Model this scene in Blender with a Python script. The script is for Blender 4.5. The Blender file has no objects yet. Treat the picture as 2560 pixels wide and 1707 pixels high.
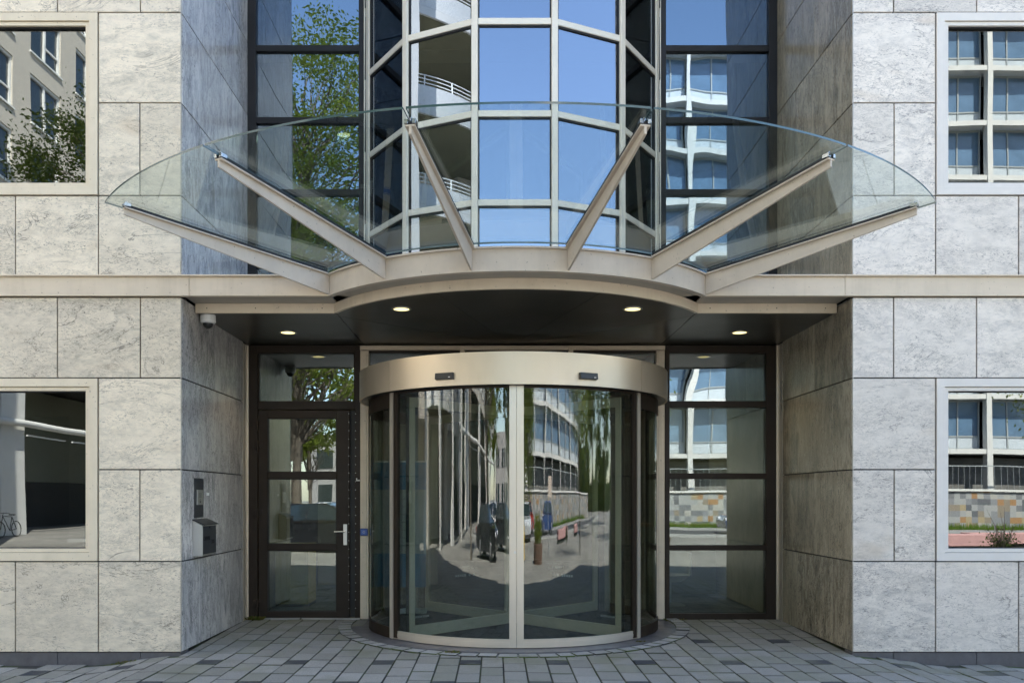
import bpy, math, random
from mathutils import Vector, Matrix, Euler
random.seed(7)
R = math.radians
S = bpy.context.scene
col = S.collection

# ------------------------------------------------------------------ camera
cd = bpy.data.cameras.new('camera'); cam = bpy.data.objects.new('camera', cd); col.objects.link(cam)
cam.location = (-0.21, -8.29, 1.5); cam.rotation_euler = (R(90), 0, 0)
cd.sensor_width = 36; cd.sensor_fit = 'HORIZONTAL'; cd.lens = 30.23
cd.shift_x = 0.0164; cd.shift_y = 0.1521
cd.clip_start = 0.05; cd.clip_end = 2000
S.camera = cam
S.render.resolution_x = 1024; S.render.resolution_y = 682

# ------------------------------------------------------------------ sky, sun, exposure
SUN_EL = 52.0
SUN_AZ = 26.0            # degrees east (+X) of the +Y axis: the sun stands behind the building, to the right
w = bpy.data.worlds.new('World'); S.world = w; w.use_nodes = True
nt = w.node_tree; nt.nodes.clear()
sky = nt.nodes.new('ShaderNodeTexSky'); sky.sky_type = 'NISHITA'; sky.sun_disc = False
sky.sun_elevation = R(SUN_EL); sky.sun_rotation = R(SUN_AZ)
sky.air_density = 1.0; sky.dust_density = .6; sky.ozone_density = 1.0
bg = nt.nodes.new('ShaderNodeBackground'); bg.inputs[1].default_value = 0.11
wo = nt.nodes.new('ShaderNodeOutputWorld')
nt.links.new(sky.outputs[0], bg.inputs[0]); nt.links.new(bg.outputs[0], wo.inputs[0])
sl = bpy.data.lights.new('sun', 'SUN'); sl.energy = 4.8; sl.angle = R(0.5); sl.color = (1.0, 0.95, 0.87)
so = bpy.data.objects.new('sun', sl); col.objects.link(so)
sd = Vector((math.sin(R(SUN_AZ))*math.cos(R(SUN_EL)), math.cos(R(SUN_AZ))*math.cos(R(SUN_EL)), math.sin(R(SUN_EL))))
so.rotation_euler = (-sd).to_track_quat('-Z', 'Y').to_euler(); so.location = (20, 30, 40)
S.view_settings.view_transform = 'Standard'; S.view_settings.look = 'None'
S.view_settings.exposure = 2.72; S.view_settings.gamma = 1.0
try:
    S.cycles.max_bounces = 12; S.cycles.transparent_max_bounces = 16; S.cycles.glossy_bounces = 6
    S.cycles.use_denoising = True
except Exception: pass

# ------------------------------------------------------------------ helpers
ORG = {}
def org(o): return ORG.get(o.name, Vector((0, 0, 0))) if o else Vector((0, 0, 0))
def tag(o, label=None, cat=None, group=None, kind=None):
    if label: o['label'] = label
    if cat: o['category'] = cat
    if group: o['group'] = group
    if kind: o['kind'] = kind
    return o
def empty(name, loc, label=None, cat=None, group=None, rz=0):
    o = bpy.data.objects.new(name, None); col.objects.link(o); o.location = loc
    o.rotation_euler = (0, 0, rz); o.empty_display_size = .2
    ORG[o.name] = Vector(loc); tag(o, label, cat, group); return o
class MB:
    def __init__(s): s.v = []; s.f = []; s.mi = []; s.c = []; s.sm = []
    def face(s, idx, mi=0, c=(0.5, 0.5, 0.5), sm=False):
        s.f.append(idx); s.mi.append(mi); s.c.append(c); s.sm.append(sm)
    def hexa(s, p, mi=0, c=(0.5,0.5,0.5)):          # 8 corners: bottom 4 ccw, top 4 ccw
        n = len(s.v); s.v += [tuple(q) for q in p]
        for q in ((0,3,2,1),(4,5,6,7),(0,1,5,4),(1,2,6,5),(2,3,7,6),(3,0,4,7)):
            s.face([n+i for i in q], mi, c)
    def box(s, x0, x1, y0, y1, z0, z1, mi=0, c=(0.5,0.5,0.5)):
        if x0 > x1: x0, x1 = x1, x0
        if y0 > y1: y0, y1 = y1, y0
        if z0 > z1: z0, z1 = z1, z0
        s.hexa([(x0,y0,z0),(x1,y0,z0),(x1,y1,z0),(x0,y1,z0),(x0,y0,z1),(x1,y0,z1),(x1,y1,z1),(x0,y1,z1)], mi, c)
    def wallbox(s, a, b, t0, t1, z0, z1, mi=0, c=(0.5,0.5,0.5)):
        """box along the plan segment a->b; t0,t1 offsets to the right-hand normal (outside)"""
        a = Vector((a[0], a[1], 0)); b = Vector((b[0], b[1], 0)); d = (b-a).normalized(); n = Vector((d.y, -d.x, 0))
        q = [a+n*t0, b+n*t0, b+n*t1, a+n*t1]
        if (q[1]-q[0]).cross(q[2]-q[1]).z < 0: q = q[::-1]
        s.hexa([(p.x,p.y,z0) for p in q]+[(p.x,p.y,z1) for p in q], mi, c)
    def prism(s, poly, z0, z1, mi=0, mi_side=None, c=(0.5,0.5,0.5), smooth=False):
        n = len(s.v); k = len(poly)
        s.v += [(p[0],p[1],z0) for p in poly]+[(p[0],p[1],z1) for p in poly]
        s.face([n+i for i in range(k)][::-1], mi, c); s.face([n+k+i for i in range(k)], mi, c)
        ms = mi if mi_side is None else mi_side
        for i in range(k):
            j = (i+1) % k; s.face([n+i, n+j, n+k+j, n+k+i], ms, c, smooth)
    def arc(s, cx, cy, r0, r1, a0, a1, z0, z1, n=24, mi=0, mi_edge=None, smooth=True, c=(.5,.5,.5)):
        """ring sector; angle a measured from -Y (towards the viewer), positive to +X; z0/z1 may be functions of radius"""
        Z0 = z0 if callable(z0) else (lambda r: z0); Z1 = z1 if callable(z1) else (lambda r: z1)
        me = mi if mi_edge is None else mi_edge
        full = abs(abs(a1-a0)-360) < 1e-6
        def ringv(i):
            a = R(a0+(a1-a0)*i/n); sx, cyy = math.sin(a), -math.cos(a)
            return [(cx+r*sx, cy+r*cyy, Z(r)) for (r, Z) in ((r0, Z0), (r1, Z0), (r1, Z1), (r0, Z1))]
        rv_ = [ringv(i) for i in range(n+1)]
        for (p, q, smt, mm) in ((0, 1, False, mi), (1, 2, smooth, me), (2, 3, False, mi), (3, 0, smooth, me)):
            b = len(s.v)
            for i in range(n+1): s.v += [rv_[i][p], rv_[i][q]]
            for i in range(n): s.face([b+2*i, b+2*i+1, b+2*i+3, b+2*i+2] if a1 > a0 else [b+2*i, b+2*i+2, b+2*i+3, b+2*i+1], mm, c, smt)
        if not full:
            b = len(s.v); s.v += rv_[0]; s.face([b+3, b+2, b+1, b], me, c); b = len(s.v); s.v += rv_[n]; s.face([b, b+1, b+2, b+3], me, c)
    def cyl(s, p0, p1, r0, r1=None, n=12, mi=0, caps=True, c=(.5,.5,.5)):
        if r1 is None: r1 = r0
        p0 = Vector(p0); p1 = Vector(p1); d = (p1-p0).normalized()
        u = d.orthogonal().normalized(); v = d.cross(u); b = len(s.v)
        for i in range(n):
            a = 2*math.pi*i/n; e = u*math.cos(a)+v*math.sin(a)
            s.v.append(tuple(p0+e*r0)); s.v.append(tuple(p1+e*r1))
        for i in range(n):
            j = (i+1) % n; s.face([b+2*i, b+2*j, b+2*j+1, b+2*i+1], mi, c, True)
        if caps:
            k = len(s.v); s.v += [s.v[b+2*i] for i in range(n)]+[s.v[b+2*i+1] for i in range(n)]
            s.face([k+i for i in range(n)][::-1], mi, c); s.face([k+n+i for i in range(n)], mi, c)
    def torus(s, cen, ax, Rr, r, n=28, m=8, mi=0):
        cen = Vector(cen); ax = Vector(ax).normalized(); u = ax.orthogonal().normalized(); v = ax.cross(u); b = len(s.v)
        for i in range(n):
            a = 2*math.pi*i/n; e = u*math.cos(a)+v*math.sin(a)
            for j in range(m):
                t = 2*math.pi*j/m; s.v.append(tuple(cen+e*(Rr+r*math.cos(t))+ax*r*math.sin(t)))
        for i in range(n):
            for j in range(m):
                s.face([b+i*m+j, b+((i+1)%n)*m+j, b+((i+1)%n)*m+(j+1)%m, b+i*m+(j+1)%m], mi, sm=True)
    def build(s, name, mats, parent=None, bevel=0, label=None, kind=None, loc=None):
        me = bpy.data.meshes.new(name)
        o_ = (org(parent) if loc is None else Vector(loc))
        me.from_pydata([(x-o_.x, y-o_.y, z-o_.z) for x, y, z in s.v], [], s.f)
        if not isinstance(mats, (list, tuple)): mats = [mats]
        for m in mats: me.materials.append(m)
        me.polygons.foreach_set('material_index', s.mi)
        me.polygons.foreach_set('use_smooth', s.sm)
        at = me.attributes.new('pc', 'FLOAT_COLOR', 'FACE')
        fl = []
        for c in s.c: fl += [c[0], c[1], c[2], 1.0]
        at.data.foreach_set('color', fl)
        me.update()
        o = bpy.data.objects.new(name, me); col.objects.link(o)
        if parent: o.parent = parent
        if loc is not None: o.location = Vector(loc)-org(parent)
        ORG[o.name] = o_.copy()
        if bevel:
            b = o.modifiers.new('bevel', 'BEVEL'); b.width = bevel; b.segments = 1; b.limit_method = 'ANGLE'; b.angle_limit = R(50)
        if label: o['label'] = label
        if kind: o['kind'] = kind
        return o
def copy_tree(o, parent=None):
    c = o.copy(); col.objects.link(c)
    if parent: c.parent = parent
    for ch in list(o.children): copy_tree(ch, c)
    return c
def text_mesh(txt, size, mat, name, M, parent, extrude=0.0008):
    cu = bpy.data.curves.new(name, 'FONT'); cu.body = txt; cu.size = size; cu.extrude = extrude
    cu.align_x = 'CENTER'; cu.align_y = 'CENTER'; cu.offset = size*0.008
    t = bpy.data.objects.new('tmp_text', cu); col.objects.link(t)
    me = bpy.data.meshes.new_from_object(t.evaluated_get(bpy.context.evaluated_depsgraph_get()))
    bpy.data.objects.remove(t); bpy.data.curves.remove(cu)
    me.transform(Matrix.Translation(-org(parent)) @ M); me.materials.clear(); me.materials.append(mat)
    me.name = name
    o = bpy.data.objects.new(name, me); col.objects.link(o); o.parent = parent; return o

# ------------------------------------------------------------------ materials
def newmat(name):
    m = bpy.data.materials.new(name); m.use_nodes = True; t = m.node_tree; t.nodes.clear()
    out = t.nodes.new('ShaderNodeOutputMaterial'); return m, t, out
def N(t, typ, **k):
    n = t.nodes.new(typ)
    for a, b in k.items(): setattr(n, a, b)
    return n
def pbr(name, color, rough=.5, metal=0, var=0.06, scale=6, bump=0.0, bscale=60, spec=.5, stretch=None, coat=0, rvar=0.08, streaks=0):
    m, t, out = newmat(name); L = t.links.new
    b = N(t, 'ShaderNodeBsdfPrincipled'); L(b.outputs[0], out.inputs[0])
    tc = N(t, 'ShaderNodeTexCoord'); mp = N(t, 'ShaderNodeMapping'); L(tc.outputs['Object'], mp.inputs[0])
    if stretch: mp.inputs['Scale'].default_value = stretch
    n1 = N(t, 'ShaderNodeTexNoise'); n1.inputs['Scale'].default_value = scale; n1.inputs['Detail'].default_value = 6
    n1.inputs['Roughness'].default_value = .65; L(mp.outputs[0], n1.inputs[0])
    mr = N(t, 'ShaderNodeMapRange'); mr.inputs[1].default_value = .3; mr.inputs[2].default_value = .7
    mr.inputs[3].default_value = 1-var; mr.inputs[4].default_value = 1+var; L(n1.outputs[0], mr.inputs[0])
    mx = N(t, 'ShaderNodeVectorMath', operation='SCALE'); mx.inputs[0].default_value = color[:3]; L(mr.outputs[0], mx.inputs['Scale'])
    if streaks:
        m3 = N(t, 'ShaderNodeMapping'); m3.inputs['Scale'].default_value = (5, 5, .4); L(tc.outputs['Object'], m3.inputs[0])
        n4 = N(t, 'ShaderNodeTexNoise'); n4.inputs['Scale'].default_value = 1; n4.inputs['Detail'].default_value = 6; n4.inputs['Roughness'].default_value = .7; L(m3.outputs[0], n4.inputs[0])
        q4 = N(t, 'ShaderNodeMapRange'); q4.inputs[1].default_value = .5; q4.inputs[2].default_value = .72; q4.inputs[3].default_value = 0; q4.inputs[4].default_value = streaks; L(n4.outputs[0], q4.inputs[0])
        x4 = N(t, 'ShaderNodeMix', data_type='RGBA'); L(q4.outputs[0], x4.inputs[0]); L(mx.outputs[0], x4.inputs[6]); x4.inputs[7].default_value = (color[0]*.45, color[1]*.42, color[2]*.38, 1)
        n5 = N(t, 'ShaderNodeTexNoise'); n5.inputs['Scale'].default_value = 38; n5.inputs['Detail'].default_value = 3; L(tc.outputs['Object'], n5.inputs[0])
        q5 = N(t, 'ShaderNodeMapRange'); q5.inputs[1].default_value = .68; q5.inputs[2].default_value = .74; q5.inputs[3].default_value = 0; q5.inputs[4].default_value = .6; L(n5.outputs[0], q5.inputs[0])
        x5 = N(t, 'ShaderNodeMix', data_type='RGBA'); L(q5.outputs[0], x5.inputs[0]); L(x4.outputs[2], x5.inputs[6]); x5.inputs[7].default_value = (.12, .10, .08, 1)
        L(x5.outputs[2], b.inputs['Base Color'])
    else: L(mx.outputs[0], b.inputs['Base Color'])
    r2 = N(t, 'ShaderNodeMapRange'); r2.inputs[1].default_value = .3; r2.inputs[2].default_value = .7
    r2.inputs[3].default_value = max(0.02, rough-rvar); r2.inputs[4].default_value = min(1, rough+rvar)
    n2 = N(t, 'ShaderNodeTexNoise'); n2.inputs['Scale'].default_value = scale*.6; n2.inputs['Detail'].default_value = 4; L(mp.outputs[0], n2.inputs[0])
    L(n2.outputs[0], r2.inputs[0]); L(r2.outputs[0], b.inputs['Roughness'])
    b.inputs['Metallic'].default_value = metal; b.inputs['Specular IOR Level'].default_value = spec
    b.inputs['Coat Weight'].default_value = coat
    if bump:
        n3 = N(t, 'ShaderNodeTexNoise'); n3.inputs['Scale'].default_value = bscale; n3.inputs['Detail'].default_value = 5; L(mp.outputs[0], n3.inputs[0])
        bp = N(t, 'ShaderNodeBump'); bp.inputs['Distance'].default_value = bump; L(n3.outputs[0], bp.inputs['Height']); L(bp.outputs[0], b.inputs['Normal'])
    return m

def stone(name, base_a, base_b, fleck, streak, stain, vertical=False, rough=.2, contrast=1.0, spec=.5):
    """polished granite slabs; attribute pc gives every slab its own piece of rock and tint"""
    m, t, out = newmat(name); L = t.links.new
    b = N(t, 'ShaderNodeBsdfPrincipled'); L(b.outputs[0], out.inputs[0])
    tc = N(t, 'ShaderNodeTexCoord'); at = N(t, 'ShaderNodeAttribute', attribute_name='pc')
    off = N(t, 'ShaderNodeVectorMath', operation='MULTIPLY_ADD'); L(at.outputs['Vector'], off.inputs[0])
    off.inputs[1].default_value = (37, 53, 71); L(tc.outputs['Object'], off.inputs[2])
    mp = N(t, 'ShaderNodeMapping'); L(off.outputs[0], mp.inputs[0])
    if vertical:
        mp.inputs['Scale'].default_value = (1, 1.5, .5); mp.inputs['Rotation'].default_value = (R(6), 0, 0)
    else:
        mp.inputs['Scale'].default_value = (.6, 1, 1.4); mp.inputs['Rotation'].default_value = (0, R(28), 0)
    def noise(sc, det, ro, dist, src=mp, dim=None):
        n = N(t, 'ShaderNodeTexNoise'); n.inputs['Scale'].default_value = sc; n.inputs['Detail'].default_value = det
        n.inputs['Roughness'].default_value = ro; n.inputs['Distortion'].default_value = dist; L(src.outputs[0], n.inputs[0]); return n
    def rng(src, a, bb, c, d):
        r = N(t, 'ShaderNodeMapRange'); r.inputs[1].default_value = a; r.inputs[2].default_value = bb; r.inputs[3].default_value = c; r.inputs[4].default_value = d
        L(src, r.inputs[0]); return r.outputs[0]
    def mix(fac, c1, c2, blend='MIX'):
        x = N(t, 'ShaderNodeMix', data_type='RGBA', blend_type=blend)
        L(fac, x.inputs[0]) if not isinstance(fac, float) else setattr(x.inputs[0], 'default_value', fac)
        for i, c in ((6, c1), (7, c2)):
            if isinstance(c, tuple): x.inputs[i].default_value = (*c, 1)
            else: L(c, x.inputs[i])
        return x.outputs[2]
    sz = N(t, 'ShaderNodeSeparateXYZ'); L(at.outputs['Vector'], sz.inputs[0])
    big = noise(1.6, 5, .6, .8); c = mix(rng(big.outputs[0], .35, .65, 0, 1), base_a, base_b)
    cloud = noise(6, 8, .74, .7); cm = N(t, 'ShaderNodeMath', operation='MULTIPLY'); L(rng(cloud.outputs[0], .46, .64, 0, .9*contrast), cm.inputs[0]); L(rng(sz.outputs[2], 0, 1, .35, 1.15), cm.inputs[1]); cm.use_clamp = True
    c = mix(cm.outputs[0], c, streak)
    wash = noise(3.0, 5, .6, 1.4); c = mix(rng(wash.outputs[0], .5, .66, 0, .5*contrast), c, tuple(x*.8 for x in base_b))
    c = mix(rng(noise(16, 6, .7, .2).outputs[0], .35, .6, .35, 0), c, tuple(min(1, x*1.25) for x in base_a))
    # flecks gathered in drifts
    fl = noise(46, 5, .75, 1.2); drift = noise(3.2, 4, .6, .9)
    f1 = rng(fl.outputs[0], .535, .60, 0, 1); f2 = rng(drift.outputs[0], .40, .58, .14, 1)
    mm = N(t, 'ShaderNodeMath', operation='MULTIPLY'); L(f1, mm.inputs[0]); L(f2, mm.inputs[1])
    m2 = N(t, 'ShaderNodeMath', operation='MULTIPLY'); L(mm.outputs[0], m2.inputs[0]); m2.inputs[1].default_value = .8*contrast
    c = mix(m2.outputs[0], c, fleck)
    sq = noise(12, 6, .75, 1.3); sb = N(t, 'ShaderNodeMath', operation='SUBTRACT'); L(sq.outputs[0], sb.inputs[0]); sb.inputs[1].default_value = .5
    sa = N(t, 'ShaderNodeMath', operation='ABSOLUTE'); L(sb.outputs[0], sa.inputs[0]); s1 = rng(sa.outputs[0], 0, .026, 1, 0)
    s2 = rng(noise(2.3, 4, .6, .6).outputs[0], .44, .60, 0, .55*contrast); m3 = N(t, 'ShaderNodeMath', operation='MULTIPLY'); L(s1, m3.inputs[0]); L(s2, m3.inputs[1])
    c = mix(m3.outputs[0], c, fleck)
    # thin wandering veins
    vn = noise(1.5, 7, .62, 1.0)
    sub = N(t, 'ShaderNodeMath', operation='SUBTRACT'); L(vn.outputs[0], sub.inputs[0]); sub.inputs[1].default_value = .5
    ab = N(t, 'ShaderNodeMath', operation='ABSOLUTE'); L(sub.outputs[0], ab.inputs[0])
    v = rng(ab.outputs[0], 0, .008, 1, 0); gate = rng(noise(2.1, 3, .5, 0).outputs[0], .47, .58, 0, .8)
    mv = N(t, 'ShaderNodeMath', operation='MULTIPLY'); L(v, mv.inputs[0]); L(gate, mv.inputs[1])
    c = mix(mv.outputs[0], c, fleck)
    # small ochre stains
    st = rng(noise(2.6, 2, .4, .3).outputs[0], .66, .8, 0, .55); c = mix(st, c, stain)
    # per slab brightness
    sx = N(t, 'ShaderNodeSeparateXYZ'); L(at.outputs['Vector'], sx.inputs[0])
    br = rng(sx.outputs[0], 0, 1, .83, 1.08)
    sc = N(t, 'ShaderNodeVectorMath', operation='SCALE'); L(c, sc.inputs[0]); L(br, sc.inputs['Scale'])
    c = mix(rng(sx.outputs[1], 0, 1, 0, .35), sc.outputs[0], tuple(x for x in base_b))
    L(c, b.inputs['Base Color'])
    L(rng(fl.outputs[0], .3, .7, rough-.06, rough+.16), b.inputs['Roughness'])
    b.inputs['Specular IOR Level'].default_value = spec
    bp = N(t, 'ShaderNodeBump'); bp.inputs['Distance'].default_value = .0006; bp.inputs['Strength'].default_value = .5
    L(fl.outputs[0], bp.inputs['Height']); L(bp.outputs[0], b.inputs['Normal'])
    return m

def glass(name, tint, refl, rcol=(1, 1, 1), wave=0.001, wscale=1.2, power=5.0, rough=0.0, wstretch=(1, 1, .6)):
    m, t, out = newmat(name); L = t.links.new
    tr = N(t, 'ShaderNodeBsdfTransparent'); tr.inputs[0].default_value = (*tint, 1)
    gl = N(t, 'ShaderNodeBsdfGlossy'); gl.inputs['Color'].default_value = (*rcol, 1); gl.inputs['Roughness'].default_value = rough
    lw = N(t, 'ShaderNodeLayerWeight'); lw.inputs[0].default_value = .5
    pw = N(t, 'ShaderNodeMath', operation='POWER'); L(lw.outputs['Facing'], pw.inputs[0]); pw.inputs[1].default_value = power
    mr = N(t, 'ShaderNodeMapRange'); L(pw.outputs[0], mr.inputs[0]); mr.inputs[3].default_value = refl; mr.inputs[4].default_value = 1
    mx = N(t, 'ShaderNodeMixShader'); L(mr.outputs[0], mx.inputs[0]); L(tr.outputs[0], mx.inputs[1]); L(gl.outputs[0], mx.inputs[2]); L(mx.outputs[0], out.inputs[0])
    if wave:
        tc = N(t, 'ShaderNodeTexCoord'); mp = N(t, 'ShaderNodeMapping'); mp.inputs['Scale'].default_value = wstretch; L(tc.outputs['Object'], mp.inputs[0])
        at = N(t, 'ShaderNodeAttribute', attribute_name='pc')
        off = N(t, 'ShaderNodeVectorMath', operation='MULTIPLY_ADD'); L(at.outputs['Vector'], off.inputs[0])
        off.inputs[1].default_value = (31, 17, 23); L(mp.outputs[0], off.inputs[2])
        n = N(t, 'ShaderNodeTexNoise'); n.inputs['Scale'].default_value = wscale; n.inputs['Detail'].default_value = 1.0; L(off.outputs[0], n.inputs[0])
        bp = N(t, 'ShaderNodeBump'); bp.inputs['Distance'].default_value = wave; L(n.outputs[0], bp.inputs['Height']); L(bp.outputs[0], gl.inputs['Normal'])
    return m
def emit(name, colr, s):
    m, t, out = newmat(name); e = N(t, 'ShaderNodeEmission'); e.inputs[0].default_value = (*colr, 1); e.inputs[1].default_value = s
    t.links.new(e.outputs[0], out.inputs[0]); return m
def leafmat(name, c1, c2, trans=.45):
    m, t, out = newmat(name); L = t.links.new
    oi = N(t, 'ShaderNodeAttribute', attribute_name='pc')
    sx = N(t, 'ShaderNodeSeparateXYZ'); L(oi.outputs['Vector'], sx.inputs[0])
    mx = N(t, 'ShaderNodeMix', data_type='RGBA'); L(sx.outputs[0], mx.inputs[0]); mx.inputs[6].default_value = (*c1, 1); mx.inputs[7].default_value = (*c2, 1)
    d = N(t, 'ShaderNodeBsdfDiffuse'); tl = N(t, 'ShaderNodeBsdfTranslucent'); L(mx.outputs[2], d.inputs[0]); L(mx.outputs[2], tl.inputs[0])
    ms = N(t, 'ShaderNodeMixShader'); ms.inputs[0].default_value = trans; L(d.outputs[0], ms.inputs[1]); L(tl.outputs[0], ms.inputs[2]); L(ms.outputs[0], out.inputs[0])
    return m

M_stoneL = stone('granite_warm_light', (.83,.725,.565), (.73,.64,.505), (.075,.07,.065), (.41,.375,.31), (.55,.43,.30))  # left facade copy, warm light worked into the stone colour
M_stoneR = stone('granite_cool_light', (.81,.735,.64), (.72,.66,.58), (.085,.08,.085), (.42,.395,.37), (.58,.46,.33))  # right facade copy of the same stone, cool sky light in its colour
M_stoneJL = stone('granite_reveal_skylit', (.74,.70,.66), (.54,.52,.50), (.10,.10,.11), (.27,.265,.27), (.40,.34,.24), vertical=True, rough=.16, contrast=1.6)  # left reveal copy, greyer and lighter to carry the sky light
M_stoneJR = stone('granite_reveal_shaded', (.52,.455,.34), (.34,.305,.23), (.07,.06,.05), (.17,.15,.11), (.40,.30,.18), vertical=True, rough=.16, contrast=1.6)  # right reveal copy, browner and darker, its shade put into the colour
M_plinth = pbr('plinth_slate', (.095,.093,.10), .45, var=.2, scale=8, bump=.001, bscale=30)
M_backing = pbr('joint_shadow_board', (.03,.03,.03), .9)
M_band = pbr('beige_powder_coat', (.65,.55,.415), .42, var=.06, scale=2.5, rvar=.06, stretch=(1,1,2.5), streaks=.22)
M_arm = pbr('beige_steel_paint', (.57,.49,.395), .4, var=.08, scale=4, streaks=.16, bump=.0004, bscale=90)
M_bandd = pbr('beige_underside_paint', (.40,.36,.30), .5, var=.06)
M_alu = pbr('champagne_anodised', (.60,.54,.45), .34, metal=.55, var=.04, scale=3, stretch=(1,1,.3))
M_drum = pbr('satin_bronze_aluminium', (.66,.57,.44), .44, metal=.75, var=.05, scale=1.8, rvar=.07, stretch=(1,1,.35))
M_bayf = pbr('light_bay_aluminium', (.76,.71,.60), .4, metal=0, var=.04)
M_winf = pbr('window_frame_cream', (.70,.61,.46), .4, var=.04, streaks=.15)
M_winfR = pbr('window_frame_pale', (.70,.66,.60), .4, var=.04)
M_wing = pbr('bronze_wing_paint', (.62,.53,.40), .5)
M_bronze = pbr('dark_bronze_aluminium', (.026,.018,.012), .5, metal=0, spec=.25, var=.12, scale=5)
M_dark = pbr('dark_upper_aluminium', (.015,.014,.014), .5, metal=0, spec=.3, var=.1)
M_gasket = pbr('black_gasket', (.012,.012,.012), .6)
M_soffit = pbr('dark_soffit_panel', (.045,.041,.032), .34, var=.05, scale=1.5, rvar=.04)
M_soffj = pbr('soffit_joint', (.008,.008,.008), .8)
M_white = pbr('white_plastic', (.75,.74,.71), .45, var=.03)
M_black = pbr('black_plastic', (.02,.02,.02), .35)
M_steel = pbr('brushed_steel', (.55,.55,.53), .34, metal=.9, var=.06, scale=8, stretch=(1,1,.2))
M_chrome = pbr('polished_steel', (.42,.43,.45), .2, metal=1, var=.02)
M_anthr = pbr('anthracite_plate', (.03,.032,.037), .5, var=.08)
M_ink = pbr('black_lettering', (.006,.006,.006), .6)
M_etch = pbr('pale_etched_lettering', (.5,.52,.52), .6)
M_blue = pbr('blue_reader_plastic', (.03,.07,.25), .35)
M_led = emit('warm_downlight', (1.0, .80, .36), .36)
M_ledi = emit('indoor_downlight', (1.0, .82, .42), 1.6)
M_gfac = glass('facade_glass', (.30,.34,.33), .155, (.96,1,.99), wave=.0012, wscale=1.1)
M_gdark = glass('recess_glass', (.42,.49,.47), .19, (.92,.98,1), wave=.0050, wscale=1.2)
M_gup = glass('upper_recess_glass', (.24,.29,.28), .22, (.72,.86,1), wave=.0045, wscale=1.2)
M_gbay = glass('blue_coated_bay_glass', (.28,.33,.35), .275, (.80,.88,1), wave=.0018, wscale=1.0)
M_gdoor = glass('door_glass', (.66,.73,.71), .115, (.95,1,1), wave=.0016, wscale=1.2)
M_gdrum = glass('curved_door_glass', (.72,.77,.75), .078, (1,1,1), wave=.0028, wscale=4.0, wstretch=(1.6,1.6,.10))
M_gwing = glass('wing_glass', (.88,.92,.91), .05, (1,1,1), wave=0)
M_gcan = glass('canopy_glass', (.955,.98,.97), .03, (.9,1,1), wave=.0006, power=4.0)
M_gedge = pbr('green_glass_edge', (.035,.075,.075), .15, var=.05, spec=.8)
M_carpet = pbr('dark_blue_mat', (.022,.030,.040), .95, var=.5, scale=120)
M_floor = pbr('indoor_floor', (.05,.065,.075), .35, var=.15)
M_intw = pbr('indoor_wall', (.22,.22,.17), .8)
M_intd = pbr('indoor_dark_wall', (.10,.105,.10), .8)
M_intc = pbr('indoor_ceiling', (.22,.23,.22), .8)
M_yel = pbr('yellow_cabinet', (.38,.33,.10), .5)
M_wood = pbr('orange_panel', (.32,.17,.06), .5)
M_seat = pbr('seat_shell', (.55,.55,.52), .4)

# ------------------------------------------------------------------ dimensions
HW = 3.237             # half width of the entrance recess
YR = 2.03              # depth of the stone reveals
YG = 2.25              # plane of the recessed glazing
JG = .006              # half joint
rnd = lambda: (random.random(), random.random(), random.random())

B = empty('office_building', (0, 0, 0), 'stone clad office building with a recessed glazed entrance, curved steel fascia and revolving door', 'building')

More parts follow.
